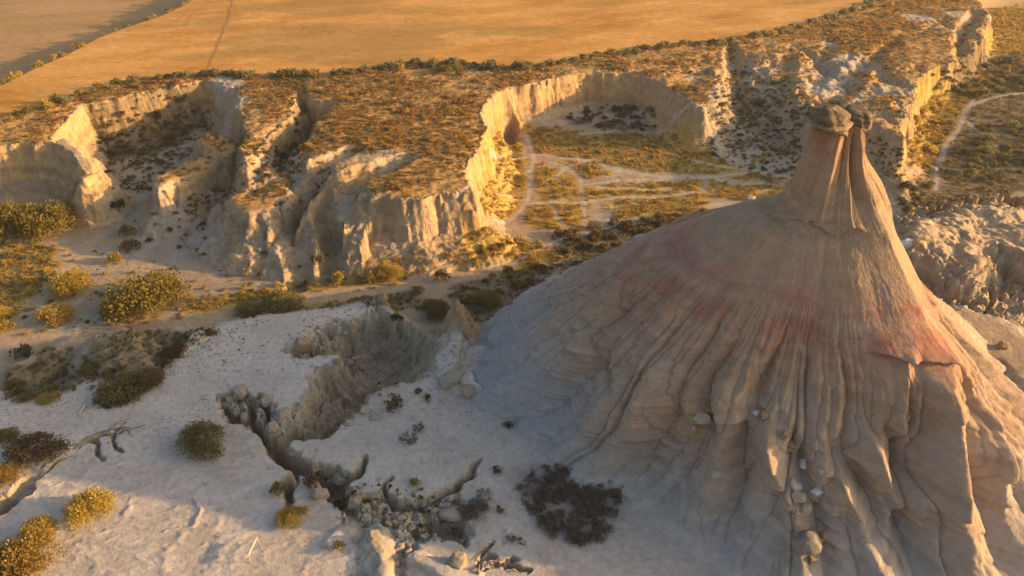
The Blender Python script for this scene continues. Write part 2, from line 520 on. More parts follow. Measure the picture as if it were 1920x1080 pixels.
def grid_val(A, x, y):
    j = np.clip(np.searchsorted(YS, y), 0, len(YS) - 1)
    i = np.clip(((np.asarray(x) / halfw(np.asarray(y)) + 1) / 2 * (NX - 1)).astype(int), 0, NX - 1)
    return A[j, i]


def drop_to_ground(px, py):
    """where the line of sight through a photo pixel meets the terrain"""
    u, v = (px - 960.0) / FPX, (py - 540.0) / FPX
    dx, dy, dz = u, CP - v * SP, -SP - v * CP
    t0, t1 = (CAM_Z - 17) / -dz, (CAM_Z + 9) / -dz
    t = np.linspace(t0, t1, 500)
    z = CAM_Z + dz * t
    g = ground_z(dx * t, dy * t)
    k = int(np.argmax(z <= g))
    return dx * t[k], dy * t[k], float(g[k])


# ------------------------------------------------------------------ what the ground is made of (albedo)
SAND = C3(.34, .25, .165)
CLAY = C3(.465, .405, .35)
CREAM = C3(.365, .25, .135)
SCRUB = C3(.36, .215, .08)
OCHRE = C3(.50, .255, .068)
GREY = C3(.20, .17, .13)
col = np.zeros(GX.shape + (3,)) + SAND
patch = fbm(GX / 5, GY / 5, 90, 4)
patch2 = fbm(GX / 2.2, GY / 2.2, 95, 4)
stripe = fbm(GX / 26 + GY / 60, GY / 9 - GX / 22, 99, 5)
col = mixc(col, C3(.40, .33, .245), sstep(.0, .5, patch))
# cliffs and badland clay
rim = sstep(0.45, 1.0, SLOPE) * (GY > 105)
col = mixc(col, CREAM, rim)
beds = vnoise(HGT * .9 + .8 * n_mid + GX * .012, HGT * 0 + 3, 121) + .6 * vnoise(HGT * 2.6 + .8 * n_mid, HGT * 0 + 7, 122)
col = col * (1 + .20 * rim[..., None] * beds[..., None]) + rim[..., None] * np.clip(beds, 0, 1)[..., None] * C3(.03, .01, -.01)
bad = np.clip(blob(520, 430, 3, 24) + blob(640, 330, 8, 14) + blob(620, 430, 3, 14) + blob(330, 300, 2, 20) + .8 * blob(420, 210, 8, 12) + blob(1450, 200, 4, 24) + blob(1400, 260, 2, 22), 0, 1) * (D_PLAT > -0.3)
col = mixc(col, GREY * 1.2, bad * .5)
# plateau brush ground
topw = sstep(0.3, -0.8, D_PLAT)
for d_ in D_M:
    topw = np.maximum(topw, sstep(0.3, -0.8, d_))
flat = 1 - sstep(0.35, 0.8, SLOPE)
scr = SCRUB + (patch[..., None] * C3(.07, .035, .01)) + (patch2[..., None] * C3(.04, .025, .012))
col = col * (1 - (topw * flat)[..., None]) + scr * (topw * flat)[..., None]
# field
fw = sstep(0.6, -0.6, d_field + .5 * n_fin)
plough = np.sin((GX * .35 + GY * 1.15 + 10 * fbm(GX / 45, GY / 45, 111, 3)) * .9) * sstep(0, .4, fbm(GX / 30, GY / 18, 113, 3))
swirl = ridged(GX / 34 + 1.2 * stripe, GY / 11 - .6 * stripe, 115, 3)
fld = OCHRE + stripe[..., None] * C3(.15, .10, .05) + (fbm(GX / 3, GY / 1.2, 103, 3)[..., None]) * C3(.04, .026, .012) + plough[..., None] * C3(.012, .008, .004) + sstep(.45, .8, swirl)[..., None] * C3(.06, .045, .03)
low = sstep(0, -6, d_low)
fld = fld * (1 - low[..., None]) + (C3(.37, .23, .11) + stripe[..., None] * C3(.08, .05, .03)) * low[..., None]
tint = sstep(.1, .6, fbm(GX / 40, GY / 16, 107, 3) + blob(590, 65, 12, 45) * .5)
fld = mixc(fld, C3(.27, .18, .055), tint * .55)
col = col * (1 - fw[..., None]) + fld * fw[..., None]
# white pan
pw = sstep(0.8, -0.6, D_PAN + .8 * patch2)
pan = CLAY + patch[..., None] * C3(.07, .07, .065) + patch2[..., None] * .045
pan = mixc(pan, C3(.43, .36, .28), .75 * sstep(.05, .55, fbm(GX / 11, GY / 11, 117, 5)))
pan = mixc(pan, C3(.30, .255, .20), .7 * sstep(.42, .62, fbm(GX / 1.1, GY / 1.1, 119, 4)))
pan = mixc(pan, C3(.37, .325, .285), .8 * sstep(50, 37, mr_ + 4 * patch) * (GY < 92))
col = col * (1 - pw[..., None]) + pan * pw[..., None]
col = mixc(col, C3(.27, .215, .155), .75 * np.clip(band * (.45 + .5 * CLOD + .35 * patch2), 0, 1))
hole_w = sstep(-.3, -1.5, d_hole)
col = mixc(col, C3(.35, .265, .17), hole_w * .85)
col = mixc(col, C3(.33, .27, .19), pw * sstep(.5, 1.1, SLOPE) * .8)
col = mixc(col, C3(.36, .30, .21), np.clip(blob(225, 650, 2, 5.5), 0, 1))
deadw = sstep(2.0, -1.5, sdf(wx, wy, poly([(985, 885), (1080, 872), (1145, 892), (1162, 940), (1140, 990), (1085, 1018), (1035, 990), (990, 950), (978, 915)], 0.0), 6.0))
col_dead = C3(.17, .15, .13) + patch2[..., None] * .06
col = col * (1 - .75 * deadw[..., None]) + col_dead * .75 * deadw[..., None]
# white gravel patches on the brush slope and the outcrop's bleached top
for px, py, z, r, w in [(1725, 30, 12, 5, .9), (1800, 25, 12, 6, .8), (1555, 75, 12, 3, .7), (1600, 110, 12, 7, .9), (1570, 140, 11, 6, .9), (1545, 165, 10, 6, .9), (1705, 160, 12, 3, .8),
                        (432, 175, 9, 4, 1.), (440, 215, 8, 4, 1.), (420, 160, 10, 3, .9), (640, 310, 9, 5, .5), (720, 318, 8, 5, .5), (350, 290, 3, 3, .5), (320, 430, -1, 6, .6), (370, 470, -1, 6, .7),
                        (240, 410, -1, 4, .5), (1400, 300, 1, 14, .5), (1500, 300, 1, 16, .5), (1400, 240, 2, 12, .35)]:
    col = mixc(col, C3(.37, .315, .25), w * np.clip(blob(px, py, z, r) * 1.6 + .35 * patch2, 0, 1) * (blob(px, py, z, r) > .2))
col = mixc(col, C3(.34, .285, .21) + patch2[..., None] * .05, 1.3 * sstep(.22, .55, carve_r + .12 * patch2))
ow = sstep(.6, -1.5, D_OUT)
col = mixc(col, C3(.40, .29, .18) + np.clip(patch2, 0, 1)[..., None] * C3(.14, .15, .15), ow * sstep(-.35, .2, patch2 + .3))
ww = sstep(22, 0, D_OUT) * (1 - ow) * (GX > 55) * (GY < 150)
col = mixc(col, C3(.33, .27, .20), ww * .8)

# ground under the brush patches of the valley
AMBER_PX = [[(905, 300), (985, 300), (985, 368), (930, 400), (900, 350)], [(1003, 300), (1085, 330), (1090, 370), (1005, 368)],
            [(980, 240), (1080, 250), (1240, 258), (1330, 290), (1350, 325), (1200, 318), (1060, 292), (1000, 285)],
            [(1040, 302), (1120, 305), (1145, 320), (1100, 328)], [(1090, 345), (1330, 335), (1310, 355), (1090, 368)],
            [(900, 372), (985, 375), (960, 400), (910, 415)], [(985, 378), (1095, 375), (1105, 410), (1000, 415)],
            [(1150, 366), (1330, 360), (1330, 398), (1180, 405), (1150, 398)], [(1340, 345), (1500, 335), (1490, 365), (1400, 380)],
            [(870, 460), (1000, 440), (1060, 470), (980, 500), (870, 500)], [(0, 440), (150, 460), (140, 490), (50, 570), (-60, 600)],
            [(340, 560), (560, 515), (760, 505), (750, 530), (560, 560), (360, 590)], [(1700, 190), (1810, 180), (1770, 300), (1700, 320)],
            [(930, 250), (975, 260), (970, 300), (925, 300)], [(1350, 300), (1420, 322), (1480, 335), (1400, 332), (1350, 326)], [(1330, 335), (1480, 342), (1440, 366), (1340, 360)], [(1860, 10), (1960, 0), (1960, 110), (1840, 110)]]
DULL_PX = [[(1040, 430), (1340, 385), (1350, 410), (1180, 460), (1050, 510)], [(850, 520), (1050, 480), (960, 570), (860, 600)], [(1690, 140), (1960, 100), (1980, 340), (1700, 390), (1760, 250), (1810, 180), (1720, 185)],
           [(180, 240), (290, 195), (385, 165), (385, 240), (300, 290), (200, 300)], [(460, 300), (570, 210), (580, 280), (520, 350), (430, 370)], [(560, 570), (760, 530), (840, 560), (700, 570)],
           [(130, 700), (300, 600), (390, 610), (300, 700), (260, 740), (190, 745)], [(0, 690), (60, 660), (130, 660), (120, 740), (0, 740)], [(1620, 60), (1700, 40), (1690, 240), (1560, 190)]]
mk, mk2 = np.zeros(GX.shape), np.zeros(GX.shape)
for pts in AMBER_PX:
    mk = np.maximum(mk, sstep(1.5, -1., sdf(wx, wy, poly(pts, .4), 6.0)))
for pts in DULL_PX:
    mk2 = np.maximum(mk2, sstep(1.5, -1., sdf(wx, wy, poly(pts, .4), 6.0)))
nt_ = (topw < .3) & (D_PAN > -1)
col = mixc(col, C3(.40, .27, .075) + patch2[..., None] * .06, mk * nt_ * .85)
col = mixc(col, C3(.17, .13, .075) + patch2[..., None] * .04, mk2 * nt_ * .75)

# trodden paths
PATHS = []
def path(pts, w, z=0.0, c=(.43, .36, .29), k=.9, sink=.06):
    global col
    pp = poly(pts, z)
    d, t = seg_dist(GX + .35 * n_fin + .5 * patch, GY + .35 * n_fin, pp)
    col = mixc(col, np.array(c), k * sstep(w * 1.25, w * .6, d))
    PATHS.append((pp, w))
    return d
for pts in ([(985, 255), (1000, 290), (998, 330), (990, 368), (960, 400), (900, 425), (860, 450)],
            [(1000, 290), (1060, 296), (1120, 300), (1150, 318), (1200, 322), (1260, 330), (1340, 328), (1420, 318), (1500, 330)],
            [(1090, 255), (1180, 248), (1260, 258), (1330, 275), (1380, 300)]):
    path(pts, .6, 0.4, k=.8)
for pts in ([(1030, 302), (1070, 312), (1088, 330), (1093, 360), (1096, 385), (1100, 410)],
            [(1090, 342), (1150, 335), (1220, 331)], [(985, 374), (1040, 371), (1080, 373), (1160, 362), (1230, 363), (1300, 355)],
            [(1120, 345), (1155, 350), (1180, 347), (1220, 351), (1260, 347)], [(1150, 362), (1147, 385), (1142, 402), (1120, 415)],
            [(1120, 412), (1180, 402), (1220, 395), (1040, 440), (960, 480)], [(1280, 400), (1340, 375), (1400, 370), (1440, 350)],
            [(1040, 380), (1045, 400), (1060, 412)], [(920, 330), (950, 300), (985, 296)], [(930, 375), (960, 366), (990, 368)],
            [(1330, 328), (1380, 340), (1430, 338), (1480, 345)], [(1300, 300), (1350, 310), (1420, 318)], [(1100, 300), (1060, 315), (1040, 330)]):
    path(pts, .42, 0.4, k=.8)
path([(60, 690), (0, 700), (30, 610), (70, 560), (110, 525), (150, 470), (190, 440)], 1.5, -1.5, SAND * 1.15)
path([(-40, 720), (80, 660), (200, 610), (380, 600), (560, 560), (720, 540), (860, 520), (950, 500)], 2.0, -1.5, SAND * 1.08)
path([(120, 480), (240, 500), (420, 505), (600, 500), (760, 490), (850, 470)], 1.6, -1.5, SAND * 1.15)
path([(1960, 175), (1900, 180), (1850, 190), (1815, 203), (1806, 222), (1798, 240), (1775, 268), (1762, 300), (1756, 345)], .75, 1.0, (.38, .335, .29), .75)
path([(1806, 222), (1830, 245), (1870, 252)], .4, 1.0, (.36, .31, .26), .6)
path([(1840, 170), (1815, 203)], .4, 1.0, (.36, .31, .26), .6)
path([(1700, 390), (1670, 360)], .7, 1.0)
path([(1830, 82), (1870, 70), (1900, 72), (1960, 80)], .7, 1.5, k=.7)
TRACK = path([(437, -8), (428, 30), (412, 70), (398, 105), (384, 136)], .55, ZP, (.25, .145, .05), .75)
path([(360, 10), (330, 40), (300, 30)], .5, ZP, (.28, .165, .06), .5)
path([(395, 0), (360, 25), (345, 50)], .5, ZP, (.28, .165, .06), .5)

for pts in ([(610, 48), (690, 24), (770, 14)], [(890, 84), (960, 86), (1010, 88)], [(820, 22), (890, 50), (925, 78)], [(985, 48), (1060, 86)], [(470, 62), (560, 68), (700, 44), (800, 40)], [(1010, 30), (1090, 62), (1180, 66)], [(690, 120), (740, 70), (760, 40)], [(40, 70), (60, 45), (55, 20)]):
    path(pts, .45, ZP, (.33, .18, .06), .45)

# ------------------------------------------------------------------ meshes of the setting, split by what they are
M_GROUND = mat_earth("clay_ground", bump=.16, grain=.16, scale=1.1, fine=7.0)
M_CLIFF = mat_earth("cliff_clay", bump=.5, grain=.22, scale=.55, fine=3.2)
M_FIELD = mat_earth("stubble_field", bump=.22, grain=.12, scale=.35, fine=2.5)
NYR = len(YS)
fi = np.arange((NYR - 1) * (NX - 1))
jj, ii = fi // (NX - 1), fi % (NX - 1)
q0 = jj * NX + ii
QUADS = np.stack([q0, q0 + 1, q0 + NX + 1, q0 + NX], 1)
VERTS = np.stack([GX, GY, HGT], -1).reshape(-1, 3)
COLS = np.clip(col, .015, .8).reshape(-1, 3)
NRMS = NRM.reshape(-1, 3)


def fmean(A):
    a = A.reshape(-1)
    return a[QUADS].mean(1)


f_r = fmean(mr_)
keep = f_r > 19
f_field = fmean(d_field) < 0
f_top = (fmean(topw) > .5) & ~f_field
f_slope = fmean(SLOPE)
f_pan = (fmean(D_PAN) < 0.4)
f_cliff = ~f_field & ~f_pan & ((fmean(HGT) > fmean(FLOOR) + 2.2)) & ~f_top
f_top = f_top & ~f_cliff
f_hole = f_pan & (fmean(d_hole) < -.4)
f_path = np.zeros(len(QUADS), bool)
reg = np.full(len(QUADS), 0)
reg[f_pan] = 1
reg[f_hole] = 5
reg[f_top] = 2
reg[f_cliff] = 3
reg[f_field] = 4
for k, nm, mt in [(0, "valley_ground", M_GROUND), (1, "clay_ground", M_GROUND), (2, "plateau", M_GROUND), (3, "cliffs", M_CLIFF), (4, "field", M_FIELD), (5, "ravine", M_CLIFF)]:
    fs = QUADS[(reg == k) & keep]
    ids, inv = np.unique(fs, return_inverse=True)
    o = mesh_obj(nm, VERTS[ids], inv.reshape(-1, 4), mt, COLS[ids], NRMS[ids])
    tag(o, kind="structure")
# the country outside the frame: a coarse skirt out to the horizon, overlapped by the terrain sheet
def skirt():
    jx = np.r_[0:NX - 1:14, NX - 1]
    jy = np.r_[0:NYR - 1:10, NYR - 1]
    loop = [(0, i) for i in jx] + [(j, NX - 1) for j in jy[1:]] + [(NYR - 1, i) for i in jx[::-1][1:]] + [(j, 0) for j in jy[::-1][1:-1]]
    p = np.array([[GX[j, i], GY[j, i], HGT[j, i]] for j, i in loop])
    c0 = np.array([0, 190, 0])
    d = p - c0
    d[:, 2] = 0
    d /= np.linalg.norm(d, axis=1)[:, None]
    rings = []
    for k, (off, zk) in enumerate([(-2.5, 1), (25, .8), (120, .35), (600, 0), (1500, 0), (3500, 0)]):
        q = p + d * off
        q[:, 2] = (p[:, 2] + 2) * zk - 2 - .35
        rings.append(q)
    n = len(p)
    vs = np.vstack(rings)
    k = np.arange(n)
    fs = np.vstack([np.stack([r * n + k, (r + 1) * n + k, (r + 1) * n + (k + 1) % n, r * n + (k + 1) % n], 1) for r in range(len(rings) - 1)])
    o = mesh_obj("ground", vs, fs, M_GROUND, np.tile(C3(.36, .25, .13), (len(vs), 1)))
    tag(o, kind="structure")
skirt()

# ------------------------------------------------------------------ the hoodoo: ribbed cone, neck and two cap stones
ZL = np.array([46, 45, 42, 40, 38, 36, 34.6, 33.6, 32.5, 30, 27, 25, 22.5, 21, 18, 15, 10, 5, 2, 0, -2.0])
#            46   45   42   40   38   36   34.6 33.6 32.5 30   27   25   22.5 21   18   15   10   5    2    0    -2
PROF = {
    0:   [2.2, 2.3, 3.8, 5.2, 6.6, 7.9, 8.8, 9.4, 10., 11.4, 13., 14., 15.4, 17.5, 21., 25., 31., 37., 41., 44., 47.],
    45:  [2.4, 2.5, 3.6, 4.6, 5.6, 6.6, 7.4, 8.0, 8.8, 11., 13.5, 15.5, 18., 20., 23.5, 27., 33., 39., 42., 45., 48.],
    90:  [2.6, 2.7, 3.4, 4.2, 5.0, 5.8, 6.6, 7.4, 8.6, 11., 14., 16., 19., 21., 24.5, 28., 34., 40., 43., 46., 49.],
    135: [3.0, 3.1, 3.5, 3.9, 4.3, 4.8, 5.2, 6.2, 8.0, 12., 16., 18.5, 22., 24., 28., 32., 38., 43., 46., 48., 51.],
    165: [3.5, 3.6, 3.7, 4.0, 4.3, 4.7, 5.1, 8.0, 11.4, 15.4, 19.4, 22., 24.6, 26.6, 30.8, 34.2, 39.8, 44.8, 48.5, 50., 53.],
    180: [3.6, 3.7, 3.8, 4.0, 4.3, 4.7, 5.1, 8.0, 11.2, 14.8, 18.4, 21., 23.4, 25.2, 29.2, 32.6, 38.2, 43.6, 47., 49., 52.],
    200: [3.5, 3.6, 3.8, 4.0, 4.4, 4.9, 5.4, 8.0, 10.6, 13.4, 16., 18., 20.6, 22., 25., 28.2, 32.4, 35.6, 37.5, 39., 42.],
    225: [3.3, 3.4, 3.8, 4.2, 4.7, 5.3, 6.0, 7.8, 9.2, 11.6, 14., 15.6, 17.8, 19.2, 21.8, 24.2, 28., 31., 33., 35., 39.],
    250: [3.0, 3.1, 3.8, 4.4, 5.0, 5.7, 6.4, 8.2, 9.4, 11.8, 14.2, 15.8, 17.8, 19.4, 22., 24.6, 28.8, 33., 36., 39., 43.],
    270: [2.7, 2.8, 3.8, 4.5, 5.2, 6.0, 6.8, 7.8, 9.0, 11.8, 14.4, 16., 18.2, 20., 23., 26., 31., 37., 41., 45., 49.],
    290: [2.5, 2.6, 3.8, 4.6, 5.6, 6.6, 7.5, 8.2, 9.0, 11.2, 13.8, 15.4, 17.8, 20.4, 24.4, 28.4, 34.6, 40., 43.5, 47., 51.],
    320: [2.3, 2.4, 3.8, 4.9, 6.2, 7.4, 8.4, 9.0, 9.6, 11.2, 13., 14.2, 15.8, 18.4, 22.4, 26.4, 32.5, 38.5, 42., 45., 49.],
}
az_k = np.array(sorted(PROF) + [360])
tab = np.array([PROF[a] for a in sorted(PROF)] + [PROF[0]], float)
# finer on the near side
az = np.concatenate([np.linspace(140, 360, 1000, endpoint=False), np.linspace(0, 30, 90, endpoint=False), np.linspace(30, 140, 110, endpoint=False)])
zs = np.concatenate([np.linspace(46, 33, 110, endpoint=False), np.linspace(33, 6, 250, endpoint=False), np.linspace(6, -1.6, 75)])
NA, NZ = len(az), len(zs)
AZ, Z = np.meshgrid(az, zs)
# profile lookup: cosine blend between key azimuths
ki = np.clip(np.searchsorted(az_k, az, side='right') - 1, 0, len(az_k) - 2)
f = (az - az_k[ki]) / (az_k[ki + 1] - az_k[ki])
f = f * f * (3 - 2 * f)
zi = np.arange(len(ZL))
prof_z = np.array([np.interp(-zs, -ZL, tab[k]) for k in range(len(az_k))])       # key x z
R = (prof_z[ki] * (1 - f)[:, None] + prof_z[ki + 1] * f[:, None]).T              # z x az
AR = np.radians(AZ)
# the south-east spur stands out, the face west of it lies back; the north side is fuller
fac_hi = np.interp(AZ, [0, 200, 225, 240, 255, 270, 285, 304, 311, 324, 345, 360], [1, 1, .96, .885, .85, .905, 1.01, 1.20, 1.15, 1.02, 1, 1])
fac_lo = 1 - .04 * np.exp(-((AZ - 304) / 14) ** 2) - .12 * np.exp(-((AZ - 270) / 21) ** 2) * sstep(0, 6, Z)
fac_nk = 1 + .10 * np.exp(-((AZ - 304) / 14) ** 2) - .08 * np.exp(-((AZ - 262) / 20) ** 2)
wh = sstep(13, 21, Z)
wn_ = sstep(33, 37, Z)
R = R * ((fac_lo * (1 - wh) + fac_hi * wh) * (1 - wn_) + fac_nk * wn_)
R = R - (.4 + .3 * np.sin(Z * .62 + .8)) * np.clip(np.cos(AR), 0, 1) ** 1.5 * sstep(22, 27, Z) * sstep(45, 41, Z)
R = R - 2.2 * np.exp(-((AZ - 226) / 18) ** 2) * sstep(14, 3, Z) + 3.2 * np.exp(-((AZ - 226) / 26) ** 2) * np.clip((1.1 - Z) / 2, 0, 2) ** 1.3
R = R + 3.0 * np.exp(-((AZ - 100) / 40) ** 2) * sstep(32, 20, Z)


def creases(level, count, zstart, zfull, amp, seed, jitter=.75, wander=1.0, wid=.4):
    """rills that start at zstart and cut rounded ribs apart; count per full circle"""
    g = np.random.default_rng(seed)
    a = np.sort((np.arange(count) + g.uniform(-jitter / 2, jitter / 2, count)) * 360 / count)
    start = zstart + g.uniform(-3.5, 3.5, count)
    mean = wander * (9.0 / count * 6) * (vnoise(AZ / 360 * count * .9, Z / 6.0, seed) + .45 * vnoise(AZ / 360 * count * 1.7 + 40, Z / 2.2, seed + 1))
    A = (AZ + mean + 5.0 * vnoise(AZ / 24, Z / 9, 68) + 1.6 * vnoise(AZ / 7, Z / 4, 69)) % 360
    idx = np.searchsorted(a, A.ravel()).reshape(A.shape)
    lo, hi = a[(idx - 1) % count], a[idx % count]
    dlo, dhi = (A - lo) % 360, (hi - A) % 360
    w = dlo + dhi
    arc = np.radians(w) * R
    slo = sstep(0, zfull, start[(idx - 1) % count] - Z)
    shi = sstep(0, zfull, start[idx % count] - Z)
    t = dlo / w                                                # 0..1 across the rib
    # cut depth from each side's rill, fading with its own strength
    cl = slo * np.clip(1 - t / wid, 0, 1) ** 1.7
    cr = shi * np.clip(1 - (1 - t) / wid, 0, 1) ** 1.7
    return -np.minimum(amp, .30 * arc) * np.maximum(cl, cr), np.maximum(cl, cr)


foot = sstep(-1.8, 1.2, Z)                                     # rills shallow out at the apron
d0, k0 = creases(0, 13, 27, 16, 2.0, 71, .8, .8, .5)
d0 = d0 * (1 + .9 * np.exp(-((AZ - 285) / 30) ** 2))
d1, k1 = creases(1, 36, 26, 9, .8, 73, .9, .9, .35)
zst = 28.5 - 6.0 * sstep(268, 284, AZ) + 5.0 * sstep(318, 335, AZ)              # level at which the rills begin
big = (d0 + d1) * (.35 + .65 * foot) * sstep(1.0, -4.5, Z - zst)
k1 = k2 = k3 = k4 = 0 * d0
# vertical fluting of the neck, with the cleft between its two columns
neck = sstep(33.5, 35.5, Z)
mid = sstep(22.5, 25, Z) * (1 - neck)
n1 = fbm(AZ / 11, Z / 14, 120, 3)
n2 = fbm(AZ / 2.2, Z / 9, 126, 3)
big = big + (neck * .42 + mid * .05) * n1 + (neck * .07 + .02) * n2
cl_az = 287 + 3.0 * np.sin(Z * .55) + (46 - Z) * .35
big = big - 1.9 * np.exp(-((AZ - cl_az) / 7.5) ** 2) * sstep(34, 39, Z)
big = big - .6 * np.exp(-((AZ - 258 - (46 - Z) * .8) / 5) ** 2) * sstep(36, 40, Z) * (1 - sstep(44, 46, Z))
# ledges: hard beds that stick out over the softer clay below them
led = lambda zc, w, a0, a1, s: s * np.exp(-np.clip((Z - zc), 0, None) / w) * (Z > zc) * sstep(a0 - 12, a0 + 8, AZ) * (1 - sstep(a1 - 8, a1 + 12, AZ))
wob = .9 * fbm(AZ / 20, AZ * 0, 131, 4)
Zs = Z + wob
def ledge(zc, w, a0, a1, s):
    return s * np.exp(-np.clip(Zs - zc, 0, None) / w) * sstep(zc - .12, zc + .05, Zs) * sstep(a0 - 10, a0 + 6, AZ) * (1 - sstep(a1 - 6, a1 + 10, AZ))
big = big + ledge(22.2, 1.3, 282, 352, 1.5) + ledge(34.0, 1.4, 180, 285, .6) + ledge(13.2, 2.0, 226, 262, .9) + .5 * ledge(17.5, 2.0, 280, 330, .8)
# buttresses whose crests catch the low sun, set where the photo shows them
BASE_V = np.stack([MC[0] + (R + big) * np.cos(AR), MC[1] + (R + big) * np.sin(AR), Z], -1).reshape(-1, 3)


def base_hit(px, py):
    u, v = (px - 960.0) / FPX, (py - 540.0) / FPX
    d = np.array([u, CP - v * SP, -SP - v * CP])
    P_ = BASE_V - np.array([0, 0, CAM_Z])
    t = P_ @ d / (d @ d)
    off = np.linalg.norm(P_ - t[:, None] * d, axis=1)
    k = np.where(off < off.min() + .25)[0]
    k = k[np.argmin(t[k])]
    return AZ.reshape(-1)[k], BASE_V[k, 2]


def buttress(pts, amp, width, head=1.5):
    global big
    h = sorted([base_hit(*p) for p in pts], key=lambda q: -q[1])
    zz_ = np.array([q[1] for q in h])
    aa_ = np.array([q[0] for q in h])
    ca = np.interp(-Z, -zz_, aa_)
    dx = np.radians(AZ - ca + 1.2 * vnoise(Z / 2.5, Z * 0 + amp, 137)) * R
    on = (1 - .45 * sstep(12, 4, Z)) * sstep(zz_[0] + .2, zz_[0] - head, Z) * sstep(zz_[-1] - 5, zz_[-1] - 1, Z)
    w = np.where(dx > 0, width * .75, width * 1.3)
    big = big + on * amp * np.exp(-np.abs(dx / w) ** 1.6) - on * amp * .35 * np.exp(-((dx - width * 2.0) / (width * .6)) ** 2)


buttress([(1440, 785), (1450, 850), (1478, 930), (1500, 1000), (1505, 1060)], 3.4, 1.4)
buttress([(1562, 850), (1590, 920), (1625, 985), (1660, 1060)], 3.0, 1.3)
buttress([(1622, 795), (1640, 850), (1662, 930), (1668, 1010)], 3.2, 1.6)
buttress([(1734, 925), (1742, 1000), (1750, 1075)], 1.8, 1.0)
buttress([(1712, 640), (1700, 700), (1692, 770)], .9, .7)
buttress([(1752, 600), (1772, 720), (1790, 840), (1798, 960), (1800, 1075)], 1.6, 1.6, 3)
buttress([(1262, 446), (1190, 520), (1120, 600), (1060, 680)], 1.5, 1.6)
buttress([(1330, 470), (1280, 560), (1230, 660), (1190, 760)], 1.1, 1.6)
buttress([(1850, 760), (1890, 900), (1915, 1040)], 1.6, 1.2)
# rills: run-off is routed down the face row by row, cuts where it gathers, and the banks lie back
j0 = int(np.argmax(zs < 28.5))
arcw = np.radians(np.gradient(np.where(az < 140, az + 360, az)))[None, :] * R
ds = np.hypot(np.gradient(zs)[:, None], np.gradient(R, axis=0))
nse = (.7 * fbm(AZ / 6, Z / 9, 311, 3) + .55 * fbm(AZ / 1.8, Z / 5, 315, 4) + .07 * np.random.default_rng(9).normal(size=AZ.shape))
Q0 = arcw * ds * (1 + .0 * nse) * (Z < zst + 1.2 * n1)
SURF = big + nse * .55
CUT = np.zeros_like(R)
zf = sstep(0.5, -5, Z - zst) * (.30 + .70 * sstep(-1.5, 4.5, Z))
cols = np.arange(NA)
for it in range(7):
    Q = Q0.copy()
    for j in range(j0, NZ - 1):
        nx = SURF[j + 1] - CUT[j + 1]
        cand = np.stack([np.roll(nx, 1), nx - .055, np.roll(nx, -1)])
        tgt = (cols + np.argmin(cand, 0) - 1) % NA
        Q[j + 1] += np.bincount(tgt, Q[j], NA)
    ch = (.24 + .08 * np.exp(-((AZ - 195) / 40) ** 2)) * np.sqrt(np.minimum(Q, 260)) * zf * (Q > .15)
    CUT = .5 * CUT + .5 * ch if it < 6 else ch
    if it < 6:
        for _ in range(3):
            CUT = np.maximum(CUT, np.maximum(np.roll(CUT, 1, 1), np.roll(CUT, -1, 1)) - .5 * arcw)
QCH = Q
CUT = (np.roll(CUT, 1, 0) + 2 * CUT + np.roll(CUT, -1, 0)) / 4
for _ in range(70):
    CUT = np.maximum(CUT, np.maximum(np.roll(CUT, 1, 1), np.roll(CUT, -1, 1)) - np.where(CUT > .7, .45, .95) * arcw)
for _ in range(2):
    CUT = .5 * CUT + .25 * (np.roll(CUT, 1, 1) + np.roll(CUT, -1, 1))
for _ in range(5):
    CUT = (np.roll(CUT, 1, 0) + 2 * CUT + np.roll(CUT, -1, 0)) / 4
chan = sstep(1.0, 12.0, QCH) * zf
chan = np.maximum(chan, .6 * np.maximum(np.roll(chan, 1, 1), np.roll(chan, -1, 1)))
big = big - CUT + .35 * sstep(0, -4, Z - zst)
rough = fbm(AZ / 360 * 200, Z * 1.1, 140, 4)
crumb = sstep(.1, .6, fbm(AZ / 9, Z / 4, 150, 3))
low_ = sstep(27, 20, Z)
RR = R + big + (.04 + .07 * low_) * rough + (.05 + .14 * low_) * crumb * fbm(AZ / 1.2, Z * 1.6, 160, 3)
VX = MC[0] + RR * np.cos(AR)
VY = MC[1] + RR * np.sin(AR)

# beds of differently coloured clay
bz = Z + .9 * fbm(AZ / 30, Z / 9, 170, 3) + .45 * fbm(AZ / 3.0, Z / 5, 172, 4)
beds_z = [-2, 1.5, 4, 8, 11, 14, 17, 20, 22.3, 23.6, 25.1, 26.6, 28.0, 30, 32.5, 34.5, 37, 41, 43.2, 44.2, 46]
beds_c = np.array([(.37, .345, .31), (.34, .31, .27), (.32, .275, .22), (.335, .265, .20), (.35, .265, .19), (.34, .262, .19), (.34, .255, .185), (.34, .235, .17), (.34, .19, .14),
                   (.34, .165, .13), (.335, .22, .165), (.345, .155, .135), (.345, .225, .165), (.35, .255, .17), (.34, .25, .165), (.355, .26, .17), (.37, .265, .17), (.37, .245, .155),
                   (.37, .21, .135), (.37, .19, .115), (.36, .18, .11)])
mc = np.stack([np.interp(bz, beds_z, beds_c[:, k]) for k in range(3)], -1)
pinkw = sstep(-.15, .35, fbm(AZ / 16, Z / 5, 180, 4))[..., None]
grey_bed = np.stack([np.interp(bz, [-2, 20, 46], [c1, c2, c3]) for c1, c2, c3 in [(.37, .345, .365), (.34, .265, .26), (.315, .20, .17)]], -1)
mc = mc * (1 - .75 * (1 - pinkw)) + grey_bed * .75 * (1 - pinkw)
mc = mc * (1 + .10 * rough[..., None]) * (1 + .09 * vnoise(bz * 1.9, bz * 0 + 5, 176) + .07 * vnoise(bz * 4.6, bz * 0 + 9, 177))[..., None]
rill_shade = np.maximum(np.maximum(k1, k2), np.maximum(k3 * .9, k4))                                       # rill creases darkened in the colour, standing in for their shade
